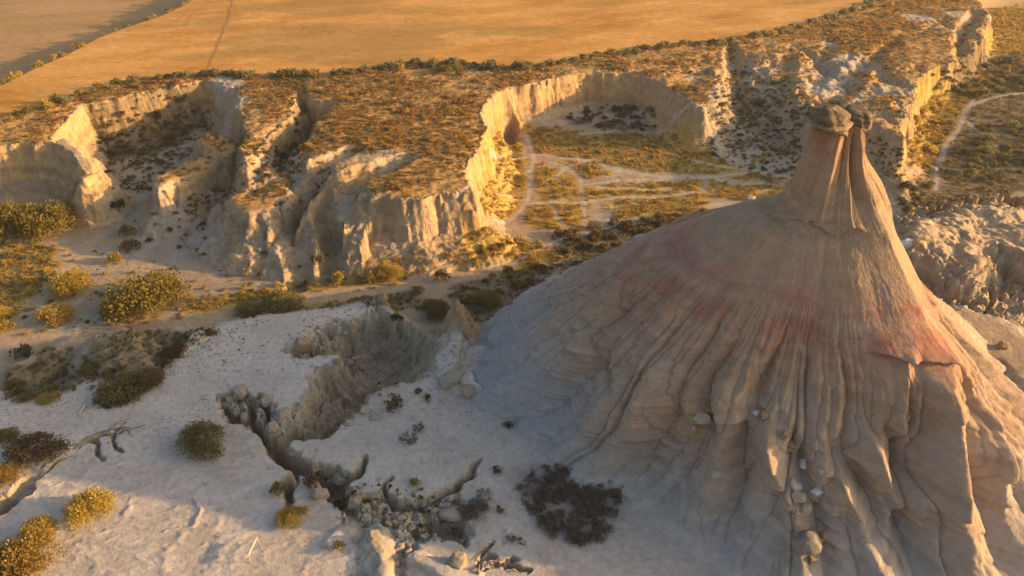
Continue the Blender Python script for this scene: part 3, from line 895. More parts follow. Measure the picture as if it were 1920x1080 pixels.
mc = mixc(mc, C3(.20, .155, .13), .8 * chan)
pale = sstep(.15, .6, fbm(AZ / 8, Z / 3, 190, 4)) * sstep(16, 2, Z)
mc = mixc(mc, C3(.42, .385, .34), .6 * pale)
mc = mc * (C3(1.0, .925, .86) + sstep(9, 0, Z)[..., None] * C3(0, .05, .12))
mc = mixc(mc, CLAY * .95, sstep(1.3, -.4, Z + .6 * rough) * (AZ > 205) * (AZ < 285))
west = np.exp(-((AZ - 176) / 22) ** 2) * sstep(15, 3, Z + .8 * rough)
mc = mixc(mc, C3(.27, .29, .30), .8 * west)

vv = np.stack([VX, VY, Z], -1).reshape(-1, 3)
jm, im = np.meshgrid(np.arange(NZ - 1), np.arange(NA), indexing='ij')
a0 = jm * NA + im
a1 = jm * NA + (im + 1) % NA
fq = np.stack([a0, a0 + NA, a1 + NA, a1], -1).reshape(-1, 4)
top_i = len(vv)
M_MOUND = mat_earth("banded_clay", bump=.28, grain=.13, scale=.8, fine=4.5)
hood = bpy.data.objects.new("hoodoo", None)
hood.location = (MC[0], MC[1], 0)
COL.objects.link(hood)
tag(hood, "tall clay hoodoo with ribbed cone, narrow neck and two cap stones", "rock formation")
bpy.context.view_layer.update()
zc = vv[fq].mean(1)[:, 2]
fa = AZ[:-1].reshape(-1)
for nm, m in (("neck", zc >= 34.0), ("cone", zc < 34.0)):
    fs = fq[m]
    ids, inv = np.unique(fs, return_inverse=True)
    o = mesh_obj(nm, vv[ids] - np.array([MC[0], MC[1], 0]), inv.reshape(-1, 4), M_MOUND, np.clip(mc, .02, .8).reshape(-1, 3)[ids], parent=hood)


def rock_mesh(name, sx, sy, sz, seed, mat, base=(.36, .3, .22), sub=5, layers=0.0, angular=.35, flat=0.0, cvar=.12, boxy=None):
    """a weathered stone: blocky ball, roughened, with bedding grooves"""
    bm = bmesh.new()
    bmesh.ops.create_icosphere(bm, subdivisions=sub, radius=1.0)
    co = np.array([v.co[:] for v in bm.verts])
    fs = np.array([[v.index for v in f.verts] for f in bm.faces])
    bm.free()
    p = 2.0 + 3.0 * angular if boxy is None else boxy
    nrm = (np.abs(co) ** p).sum(1) ** (1 / p)
    b = co / nrm[:, None]
    g = np.random.default_rng(seed)
    for _ in range(int(7 + 9 * angular)):                    # chip planes
        n = g.normal(size=3)
        n /= np.linalg.norm(n)
        dd = b @ n - g.uniform(.78 - .35 * angular * (angular > .5), .98 - .2 * angular)
        b = b - np.clip(dd, 0, None)[:, None] * n[None, :]
    q = b * np.array([sx, sy, sz])
    s = max(sx, sy, sz)
    nn = fbm(q[:, 0] / s * 2 + q[:, 2] / s + seed, q[:, 1] / s * 2 - q[:, 2] / s, 200 + seed % 40, 4)
    n3 = fbm(q[:, 0] * 2.2 + q[:, 2] * 1.4, q[:, 1] * 2.2 - q[:, 2] * 1.9 + seed, 240, 3)
    k = 1 + (.16 * nn + .05 * n3) * (1.0 if angular < .5 else .35)
    c = np.tile(np.array(base), (len(q), 1)) * (1 + cvar * nn[:, None] + cvar * n3[:, None])
    if layers:
        zz = q[:, 2] + .18 * fbm(q[:, 0] / 2, q[:, 1] / 2, 260 + seed, 2)
        rv = np.random.default_rng(270 + seed).uniform(-1, 1, 64)
        bed = zz * layers + 20
        fb = bed - np.floor(bed)
        lay = rv[np.floor(bed).astype(int) % 64] - 1.1 * np.exp(-(np.minimum(fb, 1 - fb) / .09) ** 2)
        lay2 = vnoise(zz * layers * 2.7, zz * 0 + seed + 9, 280 + seed)
        side = np.clip(1 - np.abs(b[:, 2]) ** 3, 0, 1)
        k = k + (.11 * lay + .06 * lay2) * side
        c = c * (1 + .22 * lay + .15 * lay2)[:, None]
    q[:, 0] *= k
    q[:, 1] *= k
    q[:, 2] *= (1 + .1 * nn)
    return mesh_obj(name, q, fs, mat, np.clip(c, .02, .8), smooth=angular < .5, link=False)


M_ROCK = mat_earth("cap_rock", bump=.18, grain=.16, scale=1.6, fine=6.0)


def cap(px, py, z, y_off, sx, sy, sz, seed, rot):
    me = rock_mesh("cap_stone", sx, sy, sz, seed, M_ROCK, base=(.19, .14, .09), layers=1.7, angular=.35, boxy=4.2)
    o = bpy.data.objects.new("cap_stone", me)
    COL.objects.link(o)
    u = (px - 960) / FPX
    v = (py - 540) / FPX
    y = MC[1] + y_off
    dep = y / (CP - v * SP)
    o.location = (u * dep - MC[0], y_off, CAM_Z - dep * (SP + v * CP))
    o.rotation_euler = rot
    o.parent = hood
    return o


cap(1557, 225, 46, -1.0, 2.6, 2.3, 1.9, 3, (0.0, .06, .25))
cap(1605, 227, 46, 1.0, 1.7, 2.1, 1.6, 8, (.0, .10, -.2))

# ------------------------------------------------------------------ plants
def mat_leaf(name):
    m, nt, b = new_mat(name)
    L = nt.links.new
    a = N(nt, "ShaderNodeAttribute", attribute_name="albedo")
    oi = N(nt, "ShaderNodeObjectInfo")
    mr = N(nt, "ShaderNodeMapRange", i_To_Min=.75, i_To_Max=1.25)
    L(oi.outputs["Random"], mr.inputs["Value"])
    vm = N(nt, "ShaderNodeVectorMath", operation='SCALE')
    L(a.outputs["Color"], vm.inputs[0])
    L(mr.outputs[0], vm.inputs["Scale"])
    L(vm.outputs[0], b.inputs["Base Color"])
    b.inputs["Roughness"].default_value = .8
    tr = N(nt, "ShaderNodeBsdfTranslucent")
    L(vm.outputs[0], tr.inputs["Color"])
    mx = N(nt, "ShaderNodeMixShader", i_Fac=.5)
    L(b.outputs[0], mx.inputs[1])
    L(tr.outputs[0], mx.inputs[2])
    L(mx.outputs[0], nt.nodes["Material Output"].inputs["Surface"])
    return m


M_LEAF = mat_leaf("dry_foliage")
M_WOOD = mat_earth("dead_wood", bump=.03, grain=.3, scale=6, fine=30)


def foliage(name, c1, c2, n, leaf, lumps, seed, height=.8, long=2.2, lean=.0, open_=.25, spiky=0.):
    """unit-radius bush of many small leaf faces gathered in clumps"""
    g = np.random.default_rng(seed)
    th = g.uniform(0, 2 * np.pi, lumps)
    rr = np.sqrt(g.uniform(0.02, 1, lumps)) * .72
    lc = np.stack([rr * np.cos(th), rr * np.sin(th), np.zeros(lumps)], 1)
    lr = g.uniform(.24, .44, lumps) * (1.15 - .4 * rr)
    lc[:, 2] = height * (1 - .75 * rr ** 2) * g.uniform(.55, .95, lumps) - lr * .3
    lb = g.uniform(0, 1, lumps)
    k = g.integers(0, lumps, n)
    d = g.normal(size=(n, 3))
    d /= np.linalg.norm(d, axis=1)[:, None]
    d[:, 2] = np.where(g.uniform(size=n) < .75, np.abs(d[:, 2]), d[:, 2])
    rad = lr[k] * g.uniform(1 - open_ * 2, 1.05, n)
    p = lc[k] + d * rad[:, None]
    p[:, 2] = np.maximum(p[:, 2], .0 + g.uniform(0, .05, n))
    # leaf axis: outward with spread
    ax = d + g.normal(size=(n, 3)) * (.7 - .4 * spiky) + np.array([lean, 0, .35 + spiky])
    ax /= np.linalg.norm(ax, axis=1)[:, None]
    sd_ = np.cross(ax, g.normal(size=(n, 3)))
    sd_ /= np.linalg.norm(sd_, axis=1)[:, None] + 1e-6
    ll = leaf * g.uniform(.6, 1.4, n)[:, None]
    w = ll / long
    v = np.stack([p - sd_ * w, p + ax * ll - sd_ * w * .35, p + ax * ll + sd_ * w * .35, p + sd_ * w], 1).reshape(-1, 3)
    f = np.arange(n * 4).reshape(-1, 4)
    t = np.clip(lb[k] * .6 + g.uniform(0, .5, n), 0, 1)[:, None]
    c = np.array(c1) * (1 - t) + np.array(c2) * t
    c = np.repeat(c * g.uniform(.8, 1.2, (n, 1)), 4, 0)
    return mesh_obj(name, v, f, M_LEAF, c, smooth=False, link=False)


def tuft(name, c1, c2, n, seed, spread=.75):
    g = np.random.default_rng(seed)
    th = g.uniform(0, 2 * np.pi, n)
    r0 = g.uniform(0, .45, n)
    b = np.stack([r0 * np.cos(th), r0 * np.sin(th), np.full(n, -.05)], 1)
    out = np.stack([np.cos(th), np.sin(th), np.zeros(n)], 1) * (g.uniform(.15, spread, n))[:, None]
    tip = b + out + np.array([0, 0, 1]) * g.uniform(.45, 1., n)[:, None]
    s = np.stack([-np.sin(th), np.cos(th), np.zeros(n)], 1) * g.uniform(.07, .16, n)[:, None]
    v = np.stack([b - s, b + s, tip], 1).reshape(-1, 3)
    t = g.uniform(0, 1, (n, 1))
    c = np.repeat(np.array(c1) * (1 - t) + np.array(c2) * t, 3, 0)
    return mesh_obj(name, v, np.arange(n * 3).reshape(-1, 3), M_LEAF, c, smooth=False, link=False)


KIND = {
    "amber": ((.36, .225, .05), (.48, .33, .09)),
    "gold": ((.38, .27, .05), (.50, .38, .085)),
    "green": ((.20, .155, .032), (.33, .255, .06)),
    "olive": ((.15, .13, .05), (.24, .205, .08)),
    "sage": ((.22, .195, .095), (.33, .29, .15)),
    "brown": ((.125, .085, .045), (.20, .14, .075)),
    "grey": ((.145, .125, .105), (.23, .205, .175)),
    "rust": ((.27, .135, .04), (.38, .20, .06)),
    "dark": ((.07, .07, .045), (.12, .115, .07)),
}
MESHES = {}
for kk, (ka, kb) in KIND.items():
    MESHES[kk, 's'] = [foliage("foliage", ka, kb, 300, .16, 12, 300 + i + hash(kk[0]) % 7, height=.75) for i in range(3)]
    if kk in ("amber", "gold", "green", "olive", "sage", "brown", "grey"):
        MESHES[kk, 'l'] = [foliage("foliage", ka, kb, 5200, .05, 40, 340 + i, height=.6, open_=.3, spiky=.3) for i in range(2)]
MESHES["grey", 's'] = [foliage("foliage", *KIND["grey"], 260, .17, 9, 390 + i, height=.5, long=4.0, open_=.45, spiky=.3) for i in range(3)]


def stems(n=9, seed=0, hgt=.5, thick=.03):
    g = np.random.default_rng(seed)
    vs, fs = [], []
    for i in range(n):
        a = g.uniform(0, 6.28)
        r = g.uniform(.2, .6)
        p0, p1, p2 = np.array([0, 0, -.08]), np.array([r * .4 * math.cos(a), r * .4 * math.sin(a), hgt * .5]), np.array([r * math.cos(a), r * math.sin(a), hgt])
        for q0_, q1_, t0, t1 in ((p0, p1, thick, thick * .7), (p1, p2, thick * .7, thick * .25)):
            b0 = len(vs)
            for q, t in ((q0_, t0), (q1_, t1)):
                for c in range(4):
                    vs.append(q + t * np.array([math.cos(c * 1.57), math.sin(c * 1.57), 0]))
            for c in range(4):
                fs.append((b0 + c, b0 + (c + 1) % 4, b0 + 4 + (c + 1) % 4, b0 + 4 + c))
    return mesh_obj("stem", vs, np.array(fs), M_WOOD, np.tile(C3(.16, .11, .07), (len(vs), 1)), link=False)


STEM = stems()
prng = np.random.default_rng(77)


def shrub(x, y, z, w, kind, label, group=None, big=False, name="shrub", sx=1.0, hgt=1.0, rot=None, cat="shrub"):
    """w: width in metres"""
    r = w / 2
    rot = prng.uniform(0, 6.28) if rot is None else rot
    if big:
        o = bpy.data.objects.new(name, None)
        fo = bpy.data.objects.new("foliage", MESHES[kind, 'l'][prng.integers(2)])
        st = bpy.data.objects.new("stem", STEM)
        for c in (fo, st):
            COL.objects.link(c)
            c.parent = o
    else:
        o = bpy.data.objects.new(name, MESHES[kind, 's'][prng.integers(3)])
    COL.objects.link(o)
    o.location = (x, y, z - .04 * r)
    o.rotation_euler = (0, 0, rot)
    o.scale = (r * 1.02 * sx, r * 1.02 / math.sqrt(sx), r * hgt * 1.15 * prng.uniform(.9, 1.15))
    tag(o, label, cat, group)
    return o


def px_per_m(x, y, z):
    return FPX / (y * CP + (CAM_Z - z) * SP)


def shrub_px(px, py, wpx, kind, label, group=None, big=None, **kw):
    """a bush whose foot stands where the photo shows it"""
    x, y, z = drop_to_ground(px, py)
    w = 1.12 * wpx / px_per_m(x, y, z)
    return shrub(x, y, z, w, kind, label, group, wpx >= 42 if big is None else big, **kw)


def in_poly_samples(pts, n, g):
    pts = np.array(pts, float)
    out = []
    while len(out) < n:
        p = g.uniform(pts.min(0), pts.max(0), (n * 3, 2))
        m = inside(p[:, 0], p[:, 1], pts)
        out += p[m].tolist()
    return out[:n]


FILL = []
WORD = {"amber": "amber", "gold": "golden", "green": "green", "olive": "olive", "sage": "sage green", "brown": "brown", "grey": "grey", "rust": "rusty", "dark": "dark"}


def settle(cands, keep, label, group, name, hgt):
    """cands: (x, y, z, width, kind); the ones that show largest become objects, the rest join the fill"""
    cands.sort(key=lambda c: -c[3] * px_per_m(c[0], c[1], c[2]))
    us = np.array([c[0] / (c[1] * CP + (CAM_Z - c[2]) * SP) for c in cands[:keep]])
    ends = ["left end", "left", "middle", "right", "right end"] if keep > 9 else ["left", "middle", "right"]
    for n_, (x, y, z, w, kd) in enumerate(cands):
        if n_ < keep:
            size = "large" if n_ < keep / 3 else "middling" if n_ < keep * 2 / 3 else "small"
            f_ = (us[n_] - us.min()) / (us.max() - us.min() + 1e-6)
            shrub(x, y, z, w, kd, "%s %s %s, %s" % (size, WORD[kd], label, ends[min(int(f_ * len(ends)), len(ends) - 1)]), group, name=name, hgt=hgt)
        else:
            FILL.append((x, y, z, w / 2, kd))


def zone(pts, n, wlo, whi, kinds, label, group, seed, name="shrub", hgt=1.0, avoid=True, keep=None):
    """bushes spread over an outline given in photo pixels; widths in metres"""
    g = np.random.default_rng(seed)
    out = []
    for px, py in in_poly_samples(pts, n * 3, g):
        if len(out) >= n:
            break
        x, y, z = drop_to_ground(px, py)
        if avoid and any(seg_dist(np.array([x]), np.array([y]), pp)[0][0] < w_ * .9 for pp, w_ in PATHS if pp[:, 1].min() - 3 < y < pp[:, 1].max() + 3):
            continue
        out.append((x, y, z, wlo * (whi / wlo) ** (g.uniform() ** 1.6), kinds[g.integers(len(kinds))]))
    settle(out, min(9, n // 3) if keep is None else keep, label, group, name, hgt)


def along(pts, z, step, wlo, whi, kinds, label, group, seed, jitter=1.0, name="shrub", xlo=-60, xhi=1980, keep=60):
    g = np.random.default_rng(seed)
    pp = poly(pts, z)
    out = []
    for a, b in zip(pp[:-1], pp[1:]):
        L = np.hypot(*(b - a))
        for k in range(max(1, int(L / step))):
            if g.uniform() < .12:
                continue
            p = a + (b - a) * g.uniform() + g.normal(size=2) * jitter
            zz = float(ground_z(p[0], p[1]))
            dep = p[1] * CP + (CAM_Z - zz) * SP
            sx_ = 960 + FPX * p[0] / dep
            sy_ = 540 + FPX * ((CAM_Z - zz) * CP - p[1] * SP) / dep
            if not (xlo < sx_ < xhi and sy_ > -25):
                continue
            out.append((p[0], p[1], zz, wlo + (whi - wlo) * g.uniform() ** 2, kinds[g.integers(len(kinds))]))
    settle(out, keep, label, group, name, 1.0)


# rows along the field
edge_lo = [(p[0], p[1] + 5) for p in FIELD_EDGE_PX]
along(edge_lo, ZP, 0.85, 1.6, 4.6, ["olive", "olive", "sage", "sage", "amber", "sage"], "shrub in the row along the tan field's lower edge", "shrubs along the lower edge of the field", 1, 1.1, keep=80)
along([(p[0], p[1] - 2) for p in HEDGE_PX], ZP, 1.3, 1.6, 4.2, ["sage", "gold", "amber", "sage"], "shrub of the hedge across the upper left field", "shrubs of the hedge on the field bank", 2, .7, keep=32)
zone([(800, 118), (860, 112), (930, 122), (920, 140), (860, 146), (805, 140)], 14, 2.5, 4.5, ["dark", "olive"], "bush in the thicket at the field edge above the cave", "thicket at the field edge above the cave", 3)
zone([(540, 140), (600, 138), (620, 165), (575, 170), (550, 165)], 9, 2., 3.5, ["olive", "sage"], "bush at the head of the dark slot canyon", "bushes at the head of the slot canyon", 4)
# amphitheatre and the stony slope behind the hoodoo
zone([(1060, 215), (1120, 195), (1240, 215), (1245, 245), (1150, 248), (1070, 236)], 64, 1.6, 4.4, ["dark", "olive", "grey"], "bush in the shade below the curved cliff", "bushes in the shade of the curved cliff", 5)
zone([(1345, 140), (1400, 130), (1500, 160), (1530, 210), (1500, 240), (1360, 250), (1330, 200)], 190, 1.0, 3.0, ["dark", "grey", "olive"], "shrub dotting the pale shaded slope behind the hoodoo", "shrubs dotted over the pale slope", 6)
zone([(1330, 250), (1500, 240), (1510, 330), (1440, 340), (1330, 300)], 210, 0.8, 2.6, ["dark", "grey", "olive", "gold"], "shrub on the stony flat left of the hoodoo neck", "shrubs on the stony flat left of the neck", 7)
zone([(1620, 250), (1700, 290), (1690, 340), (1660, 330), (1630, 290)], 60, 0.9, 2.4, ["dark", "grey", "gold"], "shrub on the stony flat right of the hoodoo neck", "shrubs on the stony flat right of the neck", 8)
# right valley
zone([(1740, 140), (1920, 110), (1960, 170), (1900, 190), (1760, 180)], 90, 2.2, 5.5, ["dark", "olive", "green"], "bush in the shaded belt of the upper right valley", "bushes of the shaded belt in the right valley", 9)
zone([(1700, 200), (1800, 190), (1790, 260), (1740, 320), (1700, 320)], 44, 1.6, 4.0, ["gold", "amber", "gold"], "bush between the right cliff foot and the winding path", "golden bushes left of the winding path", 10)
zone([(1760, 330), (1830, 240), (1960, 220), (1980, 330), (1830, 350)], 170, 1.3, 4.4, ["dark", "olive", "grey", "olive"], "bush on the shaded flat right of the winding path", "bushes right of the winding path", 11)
zone([(1680, 340), (1760, 340), (1750, 375), (1700, 400), (1685, 380)], 20, 1.6, 3.6, ["dark", "olive"], "bush in the hollow behind the bleached outcrop", "bushes behind the bleached outcrop", 12)
zone([(1860, 20), (1960, 0), (1960, 100), (1850, 110)], 40, 1.4, 3.4, ["amber", "gold", "olive"], "bush at the top right corner of the valley", "bushes at the top of the right valley", 13)
# left canyon floor
zone([(190, 230), (290, 190), (380, 170), (380, 230), (300, 280), (210, 290)], 80, 1.2, 3.0, ["brown", "rust", "amber", "brown"], "shrub on the floor of the left canyon", "brush on the floor of the left canyon", 14)
zone([(200, 290), (300, 260), (370, 300), (280, 380), (210, 400)], 34, 1.0, 2.8, ["dark", "grey", "olive"], "shrub on the gullied mouth of the left canyon", "shrubs in the left canyon mouth", 15)
zone([(250, 400), (380, 400), (390, 480), (290, 480), (230, 450)], 26, .7, 2.2, ["dark", "olive", "grey"], "shrub on the pale wash below the left canyon", "shrubs on the pale wash", 16)
zone([(470, 300), (560, 230), (580, 270), (530, 330), (440, 360)], 40, 1.2, 2.8, ["brown", "rust", "dark"], "shrub inside the slot canyon", "brush in the slot canyon", 17)
# the valley left and centre
zone([(0, 440), (120, 460), (145, 480), (60, 560), (0, 570)], 60, .9, 2.6, ["gold", "amber", "gold", "sage"], "tussock on the left flat below the bright green bushes", "golden tussocks of the left flat", 18)
zone([(350, 560), (420, 540), (560, 520), (590, 540), (450, 570), (360, 590)], 34, .9, 2.2, ["gold", "amber"], "tussock between the sandy track and the white pan", "golden tussocks between track and pan", 19)
zone([(890, 455), (980, 440), (1050, 470), (1000, 500), (880, 505)], 26, 1.0, 2.6, ["gold", "rust", "amber"], "bush in the sunlit clump below the front cliff corner", "sunlit bushes below the cliff corner", 20)
zone([(1040, 440), (1150, 420), (1320, 395), (1340, 410), (1180, 455), (1060, 500)], 55, 1.8, 3.6, ["brown", "olive", "brown"], "bush in the shaded belt behind the mound's left shoulder", "bushes of the shaded belt behind the mound", 21)
zone([(860, 520), (1000, 500), (1060, 490), (960, 560), (900, 590), (860, 580)], 28, 1.4, 3.2, ["olive", "brown"], "bush at the mound's far left foot", "bushes at the back foot of the mound", 22)

g18 = np.random.default_rng(181)
for px, py in in_poly_samples([(0, 480), (150, 470), (600, 475), (860, 470), (760, 535), (560, 560), (350, 600), (120, 620), (0, 640)], 330, g18):
    x, y, z = drop_to_ground(px, py)
    if fbm(np.array([x / 6]), np.array([y / 6]), 431, 3)[0] > -.12:
        FILL.append((x, y, z, .22 + .55 * g18.uniform() ** 2, ["gold", "amber", "gold", "olive"][g18.integers(4)]))
for px, py in in_poly_samples([(620, 890), (700, 905), (860, 930), (880, 1000), (700, 1000), (640, 960)], 60, g18):
    x, y, z = drop_to_ground(px, py)
    FILL.append((x, y, z, .12 + .3 * g18.uniform() ** 2, ["dark", "grey", "brown", "olive"][g18.integers(4)]))

SINGLES = [
    # px, py, width px, kind, label, extra
    (28, 435, 95, "green", "bright green bush at the left edge beneath the shaded mesa wall", dict(hgt=1.2)),
    (95, 432, 105, "green", "bright green bush right of its twin beneath the shaded mesa wall", dict(hgt=1.2)),
    (275, 575, 150, "green", "large yellow green bush standing in the sunlit left valley", dict(hgt=.95)),
    (225, 585, 60, "olive", "dull bush hugging the left side of the large yellow green bush", {}),
    (135, 545, 76, "gold", "golden rounded bush beside the footpath in the left valley", {}),
    (105, 600, 68, "amber", "amber bush alone on the shaded bend of the footpath", {}),
    (5, 595, 44, "gold", "golden bush cut by the left edge below the footpath", {}),
    (8, 618, 38, "gold", "low golden bush at the left edge touching the shade line", {}),
    (530, 578, 85, "olive", "low dark olive bush at the upper rim of the white pan", dict(hgt=.7)),
    (470, 585, 60, "olive", "flat olive bush left of the low dark one on the pan rim", dict(hgt=.6)),
    (730, 518, 55, "gold", "square golden bush on the sandy track below the front cliff", {}),
    (700, 528, 40, "gold", "small golden bush left of the square one on the track", {}),
    (598, 495, 30, "olive", "small bush at the foot of the lit clay buttress", {}),
    (640, 528, 36, "gold", "little golden bush in the row above the pan", {}),
    (830, 525, 34, "brown", "brown bush on the track in the half shade", {}),
    (840, 485, 24, "amber", "tiny amber bush on the sand by the cliff corner", {}),
    (780, 552, 32, "olive", "round olive bush on the shaded sand above the ravine", {}),
    (815, 590, 58, "brown", "round brown bush left of the pale pointed fin", {}),
    (910, 570, 60, "olive", "dull olive bush right of the pale pointed fin", {}),
    (745, 602, 26, "brown", "brown bush on the ravine's upper rim", {}),
    (218, 490, 32, "gold", "small golden bush at the edge of the pale wash", {}),
    (238, 442, 34, "olive", "round dark bush on the pale wash below the canyon mouth", {}),
    (245, 468, 40, "brown", "flat brown bush below the round dark one on the wash", {}),
    (222, 392, 30, "dark", "dark bush at the foot of the lit clay tail", dict(big=False)),
    (385, 838, 95, "olive", "large oval olive bush lying alone on the white pan", dict(sx=1.25, hgt=.9, rot=-.8)),
    (236, 745, 95, "olive", "broad drab bush spilling off the hummock onto the white pan", dict(hgt=.9)),
    (280, 720, 60, "brown", "brown bush on the shaded back of the hummock", {}),
    (170, 965, 88, "gold", "half sunlit golden bush on the lower left sand", dict(hgt=1.15)),
    (60, 1060, 120, "amber", "big amber bush in the bottom left corner", dict(hgt=1.15)),
    (20, 1075, 90, "amber", "ragged amber bush left of the big corner bush", dict(hgt=1.)),
    (75, 1000, 60, "gold", "pale gold bush above the big corner bush", dict(hgt=1.2)),
    (75, 850, 95, "brown", "broad brown bush above the gully at the left edge", dict(hgt=.7, sx=1.3, rot=0)),
    (12, 822, 50, "olive", "low olive bush cut by the left edge above the gully", dict(hgt=.6)),
    (20, 895, 60, "amber", "sunlit amber bush on the gully's left bank", {}),
    (30, 735, 50, "brown", "brown bush on the left rim of the white pan", dict(hgt=.6)),
    (92, 748, 42, "gold", "flat yellow bush on the left rim of the white pan", dict(hgt=.5)),
    (50, 748, 34, "olive", "olive bush between two others on the left pan rim", dict(hgt=.5)),
    (45, 672, 40, "dark", "dark bush on the grey hummock's left slope", dict(big=False)),
    (175, 690, 44, "olive", "olive bush on the front of the tan hummock", dict(hgt=.7)),
    (330, 660, 46, "brown", "brown bush where the pan meets the shaded bank", dict(hgt=.7)),
    (400, 625, 26, "brown", "small brown bush on the pan's upper left edge", dict(hgt=.7)),
    (736, 765, 40, "brown", "round brown bush on the pan right of the ravine", {}),
    (765, 828, 38, "grey", "dark grey shrub on the pan, lower of a touching pair", {}),
    (787, 806, 28, "grey", "dark grey shrub on the pan, upper of a touching pair", {}),
    (785, 736, 15, "dark", "tiny dark shrub on the pan, left of two near the mound foot", {}),
    (800, 748, 16, "dark", "tiny dark shrub on the pan, right of two near the mound foot", {}),
    (933, 884, 20, "dark", "small round dark shrub right of the branching gully", {}),
    (953, 798, 20, "dark", "small dark shrub on the tan apron of the mound", {}),
    (1006, 808, 15, "brown", "small brown tuft on the apron of the mound", {}),
    (890, 960, 55, "grey", "grey dead shrub left of the large dead thicket", dict(hgt=.6)),
    (905, 930, 38, "grey", "grey dead shrub above the one left of the thicket", dict(hgt=.6)),
    (937, 958, 18, "brown", "little brown shrub touching the left dead shrub", {}),
    (958, 1012, 24, "grey", "small grey shrub below the dead thicket, left of two", {}),
    (980, 1016, 20, "grey", "small grey shrub below the dead thicket, right of two", {}),
    (545, 975, 55, "gold", "golden bush half lit at the lip of the crack", dict(hgt=.9)),
    (520, 925, 36, "olive", "olive bush on the crack's left lip", {}),
    (572, 965, 26, "amber", "small amber bush right of the golden one on the crack lip", {}),
    (635, 1030, 26, "olive", "small round bush on the lit sand beside the crack", {}),
    (778, 910, 24, "green", "yellow green tuft on the bank of the branching gully", {}),
    (640, 950, 30, "dark", "dark shrub in the crack's elbow", dict(big=False)),
    (590, 905, 40, "brown", "brown shrub inside the crack's bend", dict(big=False)),
    (1445, 790, 34, "gold", "golden weed growing on the crumbling ledge of the mound", dict(hgt=.5)),
]
SINGLE_OBJS = {}
for px, py, w, kd, lab, kw in SINGLES:
    big = kw.pop("big", None)
    if kd in ("dark", "rust"):
        big = False
    if px > 1200:
        continue
    shrub_px(px, py, w, kd, lab, None, big, **kw)
# the large dead thicket at the foot of the mound
zone([(985, 880), (1080, 868), (1150, 890), (1165, 940), (1140, 1000), (1085, 1025), (1030, 1000), (985, 950), (975, 910)], 230, 1.0, 3.0, ["grey"], "dead shrub in the thicket at the mound's near foot", "dead thicket at the foot of the mound", 30, hgt=.8, keep=30)
zone([(600, 880), (690, 905), (860, 925), (880, 1000), (700, 985), (610, 930)], 26, .5, 1.3, ["dark", "olive", "brown", "grey"], "shrub among crumbled clay beside the crack", "shrubs among the crumbled clay", 31)
zone([(690, 690), (820, 690), (830, 750), (700, 780)], 14, .35, .8, ["dark", "brown"], "tuft on the pan right of the ravine", "tiny tufts right of the ravine", 32)
zone([(420, 620), (560, 610), (500, 700), (420, 700)], 14, .3, .7, ["dark", "brown", "sage"], "tuft on the pan left of the ravine", "tiny tufts left of the ravine", 33)


# ------------------------------------------------------------------ dry brush nobody could count: instanced tufts
def stuff(name, pos, scale, protos, seed, pick=None):
    me = bpy.data.meshes.new(name)
    pos = np.asarray(pos, np.float32)
    n = len(pos)
    g = np.random.default_rng(seed)
    me.vertices.add(n)
    me.vertices.foreach_set("co", pos.ravel())
    a = me.attributes.new("size", 'FLOAT', 'POINT')
    a.data.foreach_set("value", np.asarray(scale, np.float32))
    a = me.attributes.new("spin", 'FLOAT', 'POINT')
    a.data.foreach_set("value", g.uniform(0, 6.28, n).astype(np.float32))
    a = me.attributes.new("pick", 'INT', 'POINT')
    a.data.foreach_set("value", (g.integers(0, len(protos), n) if pick is None else np.asarray(pick)).astype(np.int32))
    o = bpy.data.objects.new(name, me)
    COL.objects.link(o)
    lib = bpy.data.collections.new(name + "_kinds")
    for i, m in enumerate(protos):
        lib.objects.link(bpy.data.objects.new("%s_tuft" % name, m))
    ng = bpy.data.node_groups.new(name, 'GeometryNodeTree')
    ng.interface.new_socket("Geometry", in_out='INPUT', socket_type='NodeSocketGeometry')
    ng.interface.new_socket("Geometry", in_out='OUTPUT', socket_type='NodeSocketGeometry')
    L = ng.links.new
    gi, go = ng.nodes.new("NodeGroupInput"), ng.nodes.new("NodeGroupOutput")
    ip = ng.nodes.new("GeometryNodeInstanceOnPoints")
    ci = ng.nodes.new("GeometryNodeCollectionInfo")
    ci.inputs["Collection"].default_value = lib
    ci.inputs["Separate Children"].default_value = True
    ci.inputs["Reset Children"].default_value = True
    def attr(nm, ty):
        q = ng.nodes.new("GeometryNodeInputNamedAttribute")
        q.data_type = ty
        q.inputs["Name"].default_value = nm
        return q.outputs["Attribute"]
    cx = ng.nodes.new("ShaderNodeCombineXYZ")
    L(attr("spin", 'FLOAT'), cx.inputs["Z"])
    L(gi.outputs[0], ip.inputs["Points"])
    L(ci.outputs[0], ip.inputs["Instance"])
    ip.inputs["Pick Instance"].default_value = True
    L(attr("pick", 'INT'), ip.inputs["Instance Index"])
    L(cx.outputs[0], ip.inputs["Rotation"])
    L(attr("size", 'FLOAT'), ip.inputs["Scale"])
    L(ip.outputs[0], go.inputs[0])
    md = o.modifiers.new("scatter", 'NODES')
    md.node_group = ng
    tag(o, kind="stuff")
    return o


cell = np.gradient(YS)[:, None] * (halfw(YS) * 2 / (NX - 1))[:, None] * np.ones((1, NX))


def sample(dens, n, seed):
    g = np.random.default_rng(seed)
    p = (dens * cell).ravel()
    c = np.cumsum(p)
    k = np.searchsorted(c, g.uniform(0, c[-1], n))
    j, i = k // NX, k % NX
    x = GX[j, i] + g.uniform(-.3, .3, n)
    y = GY[j, i] + g.uniform(-.3, .3, n)
    return np.stack([x, y, ground_z(x, y)], 1)


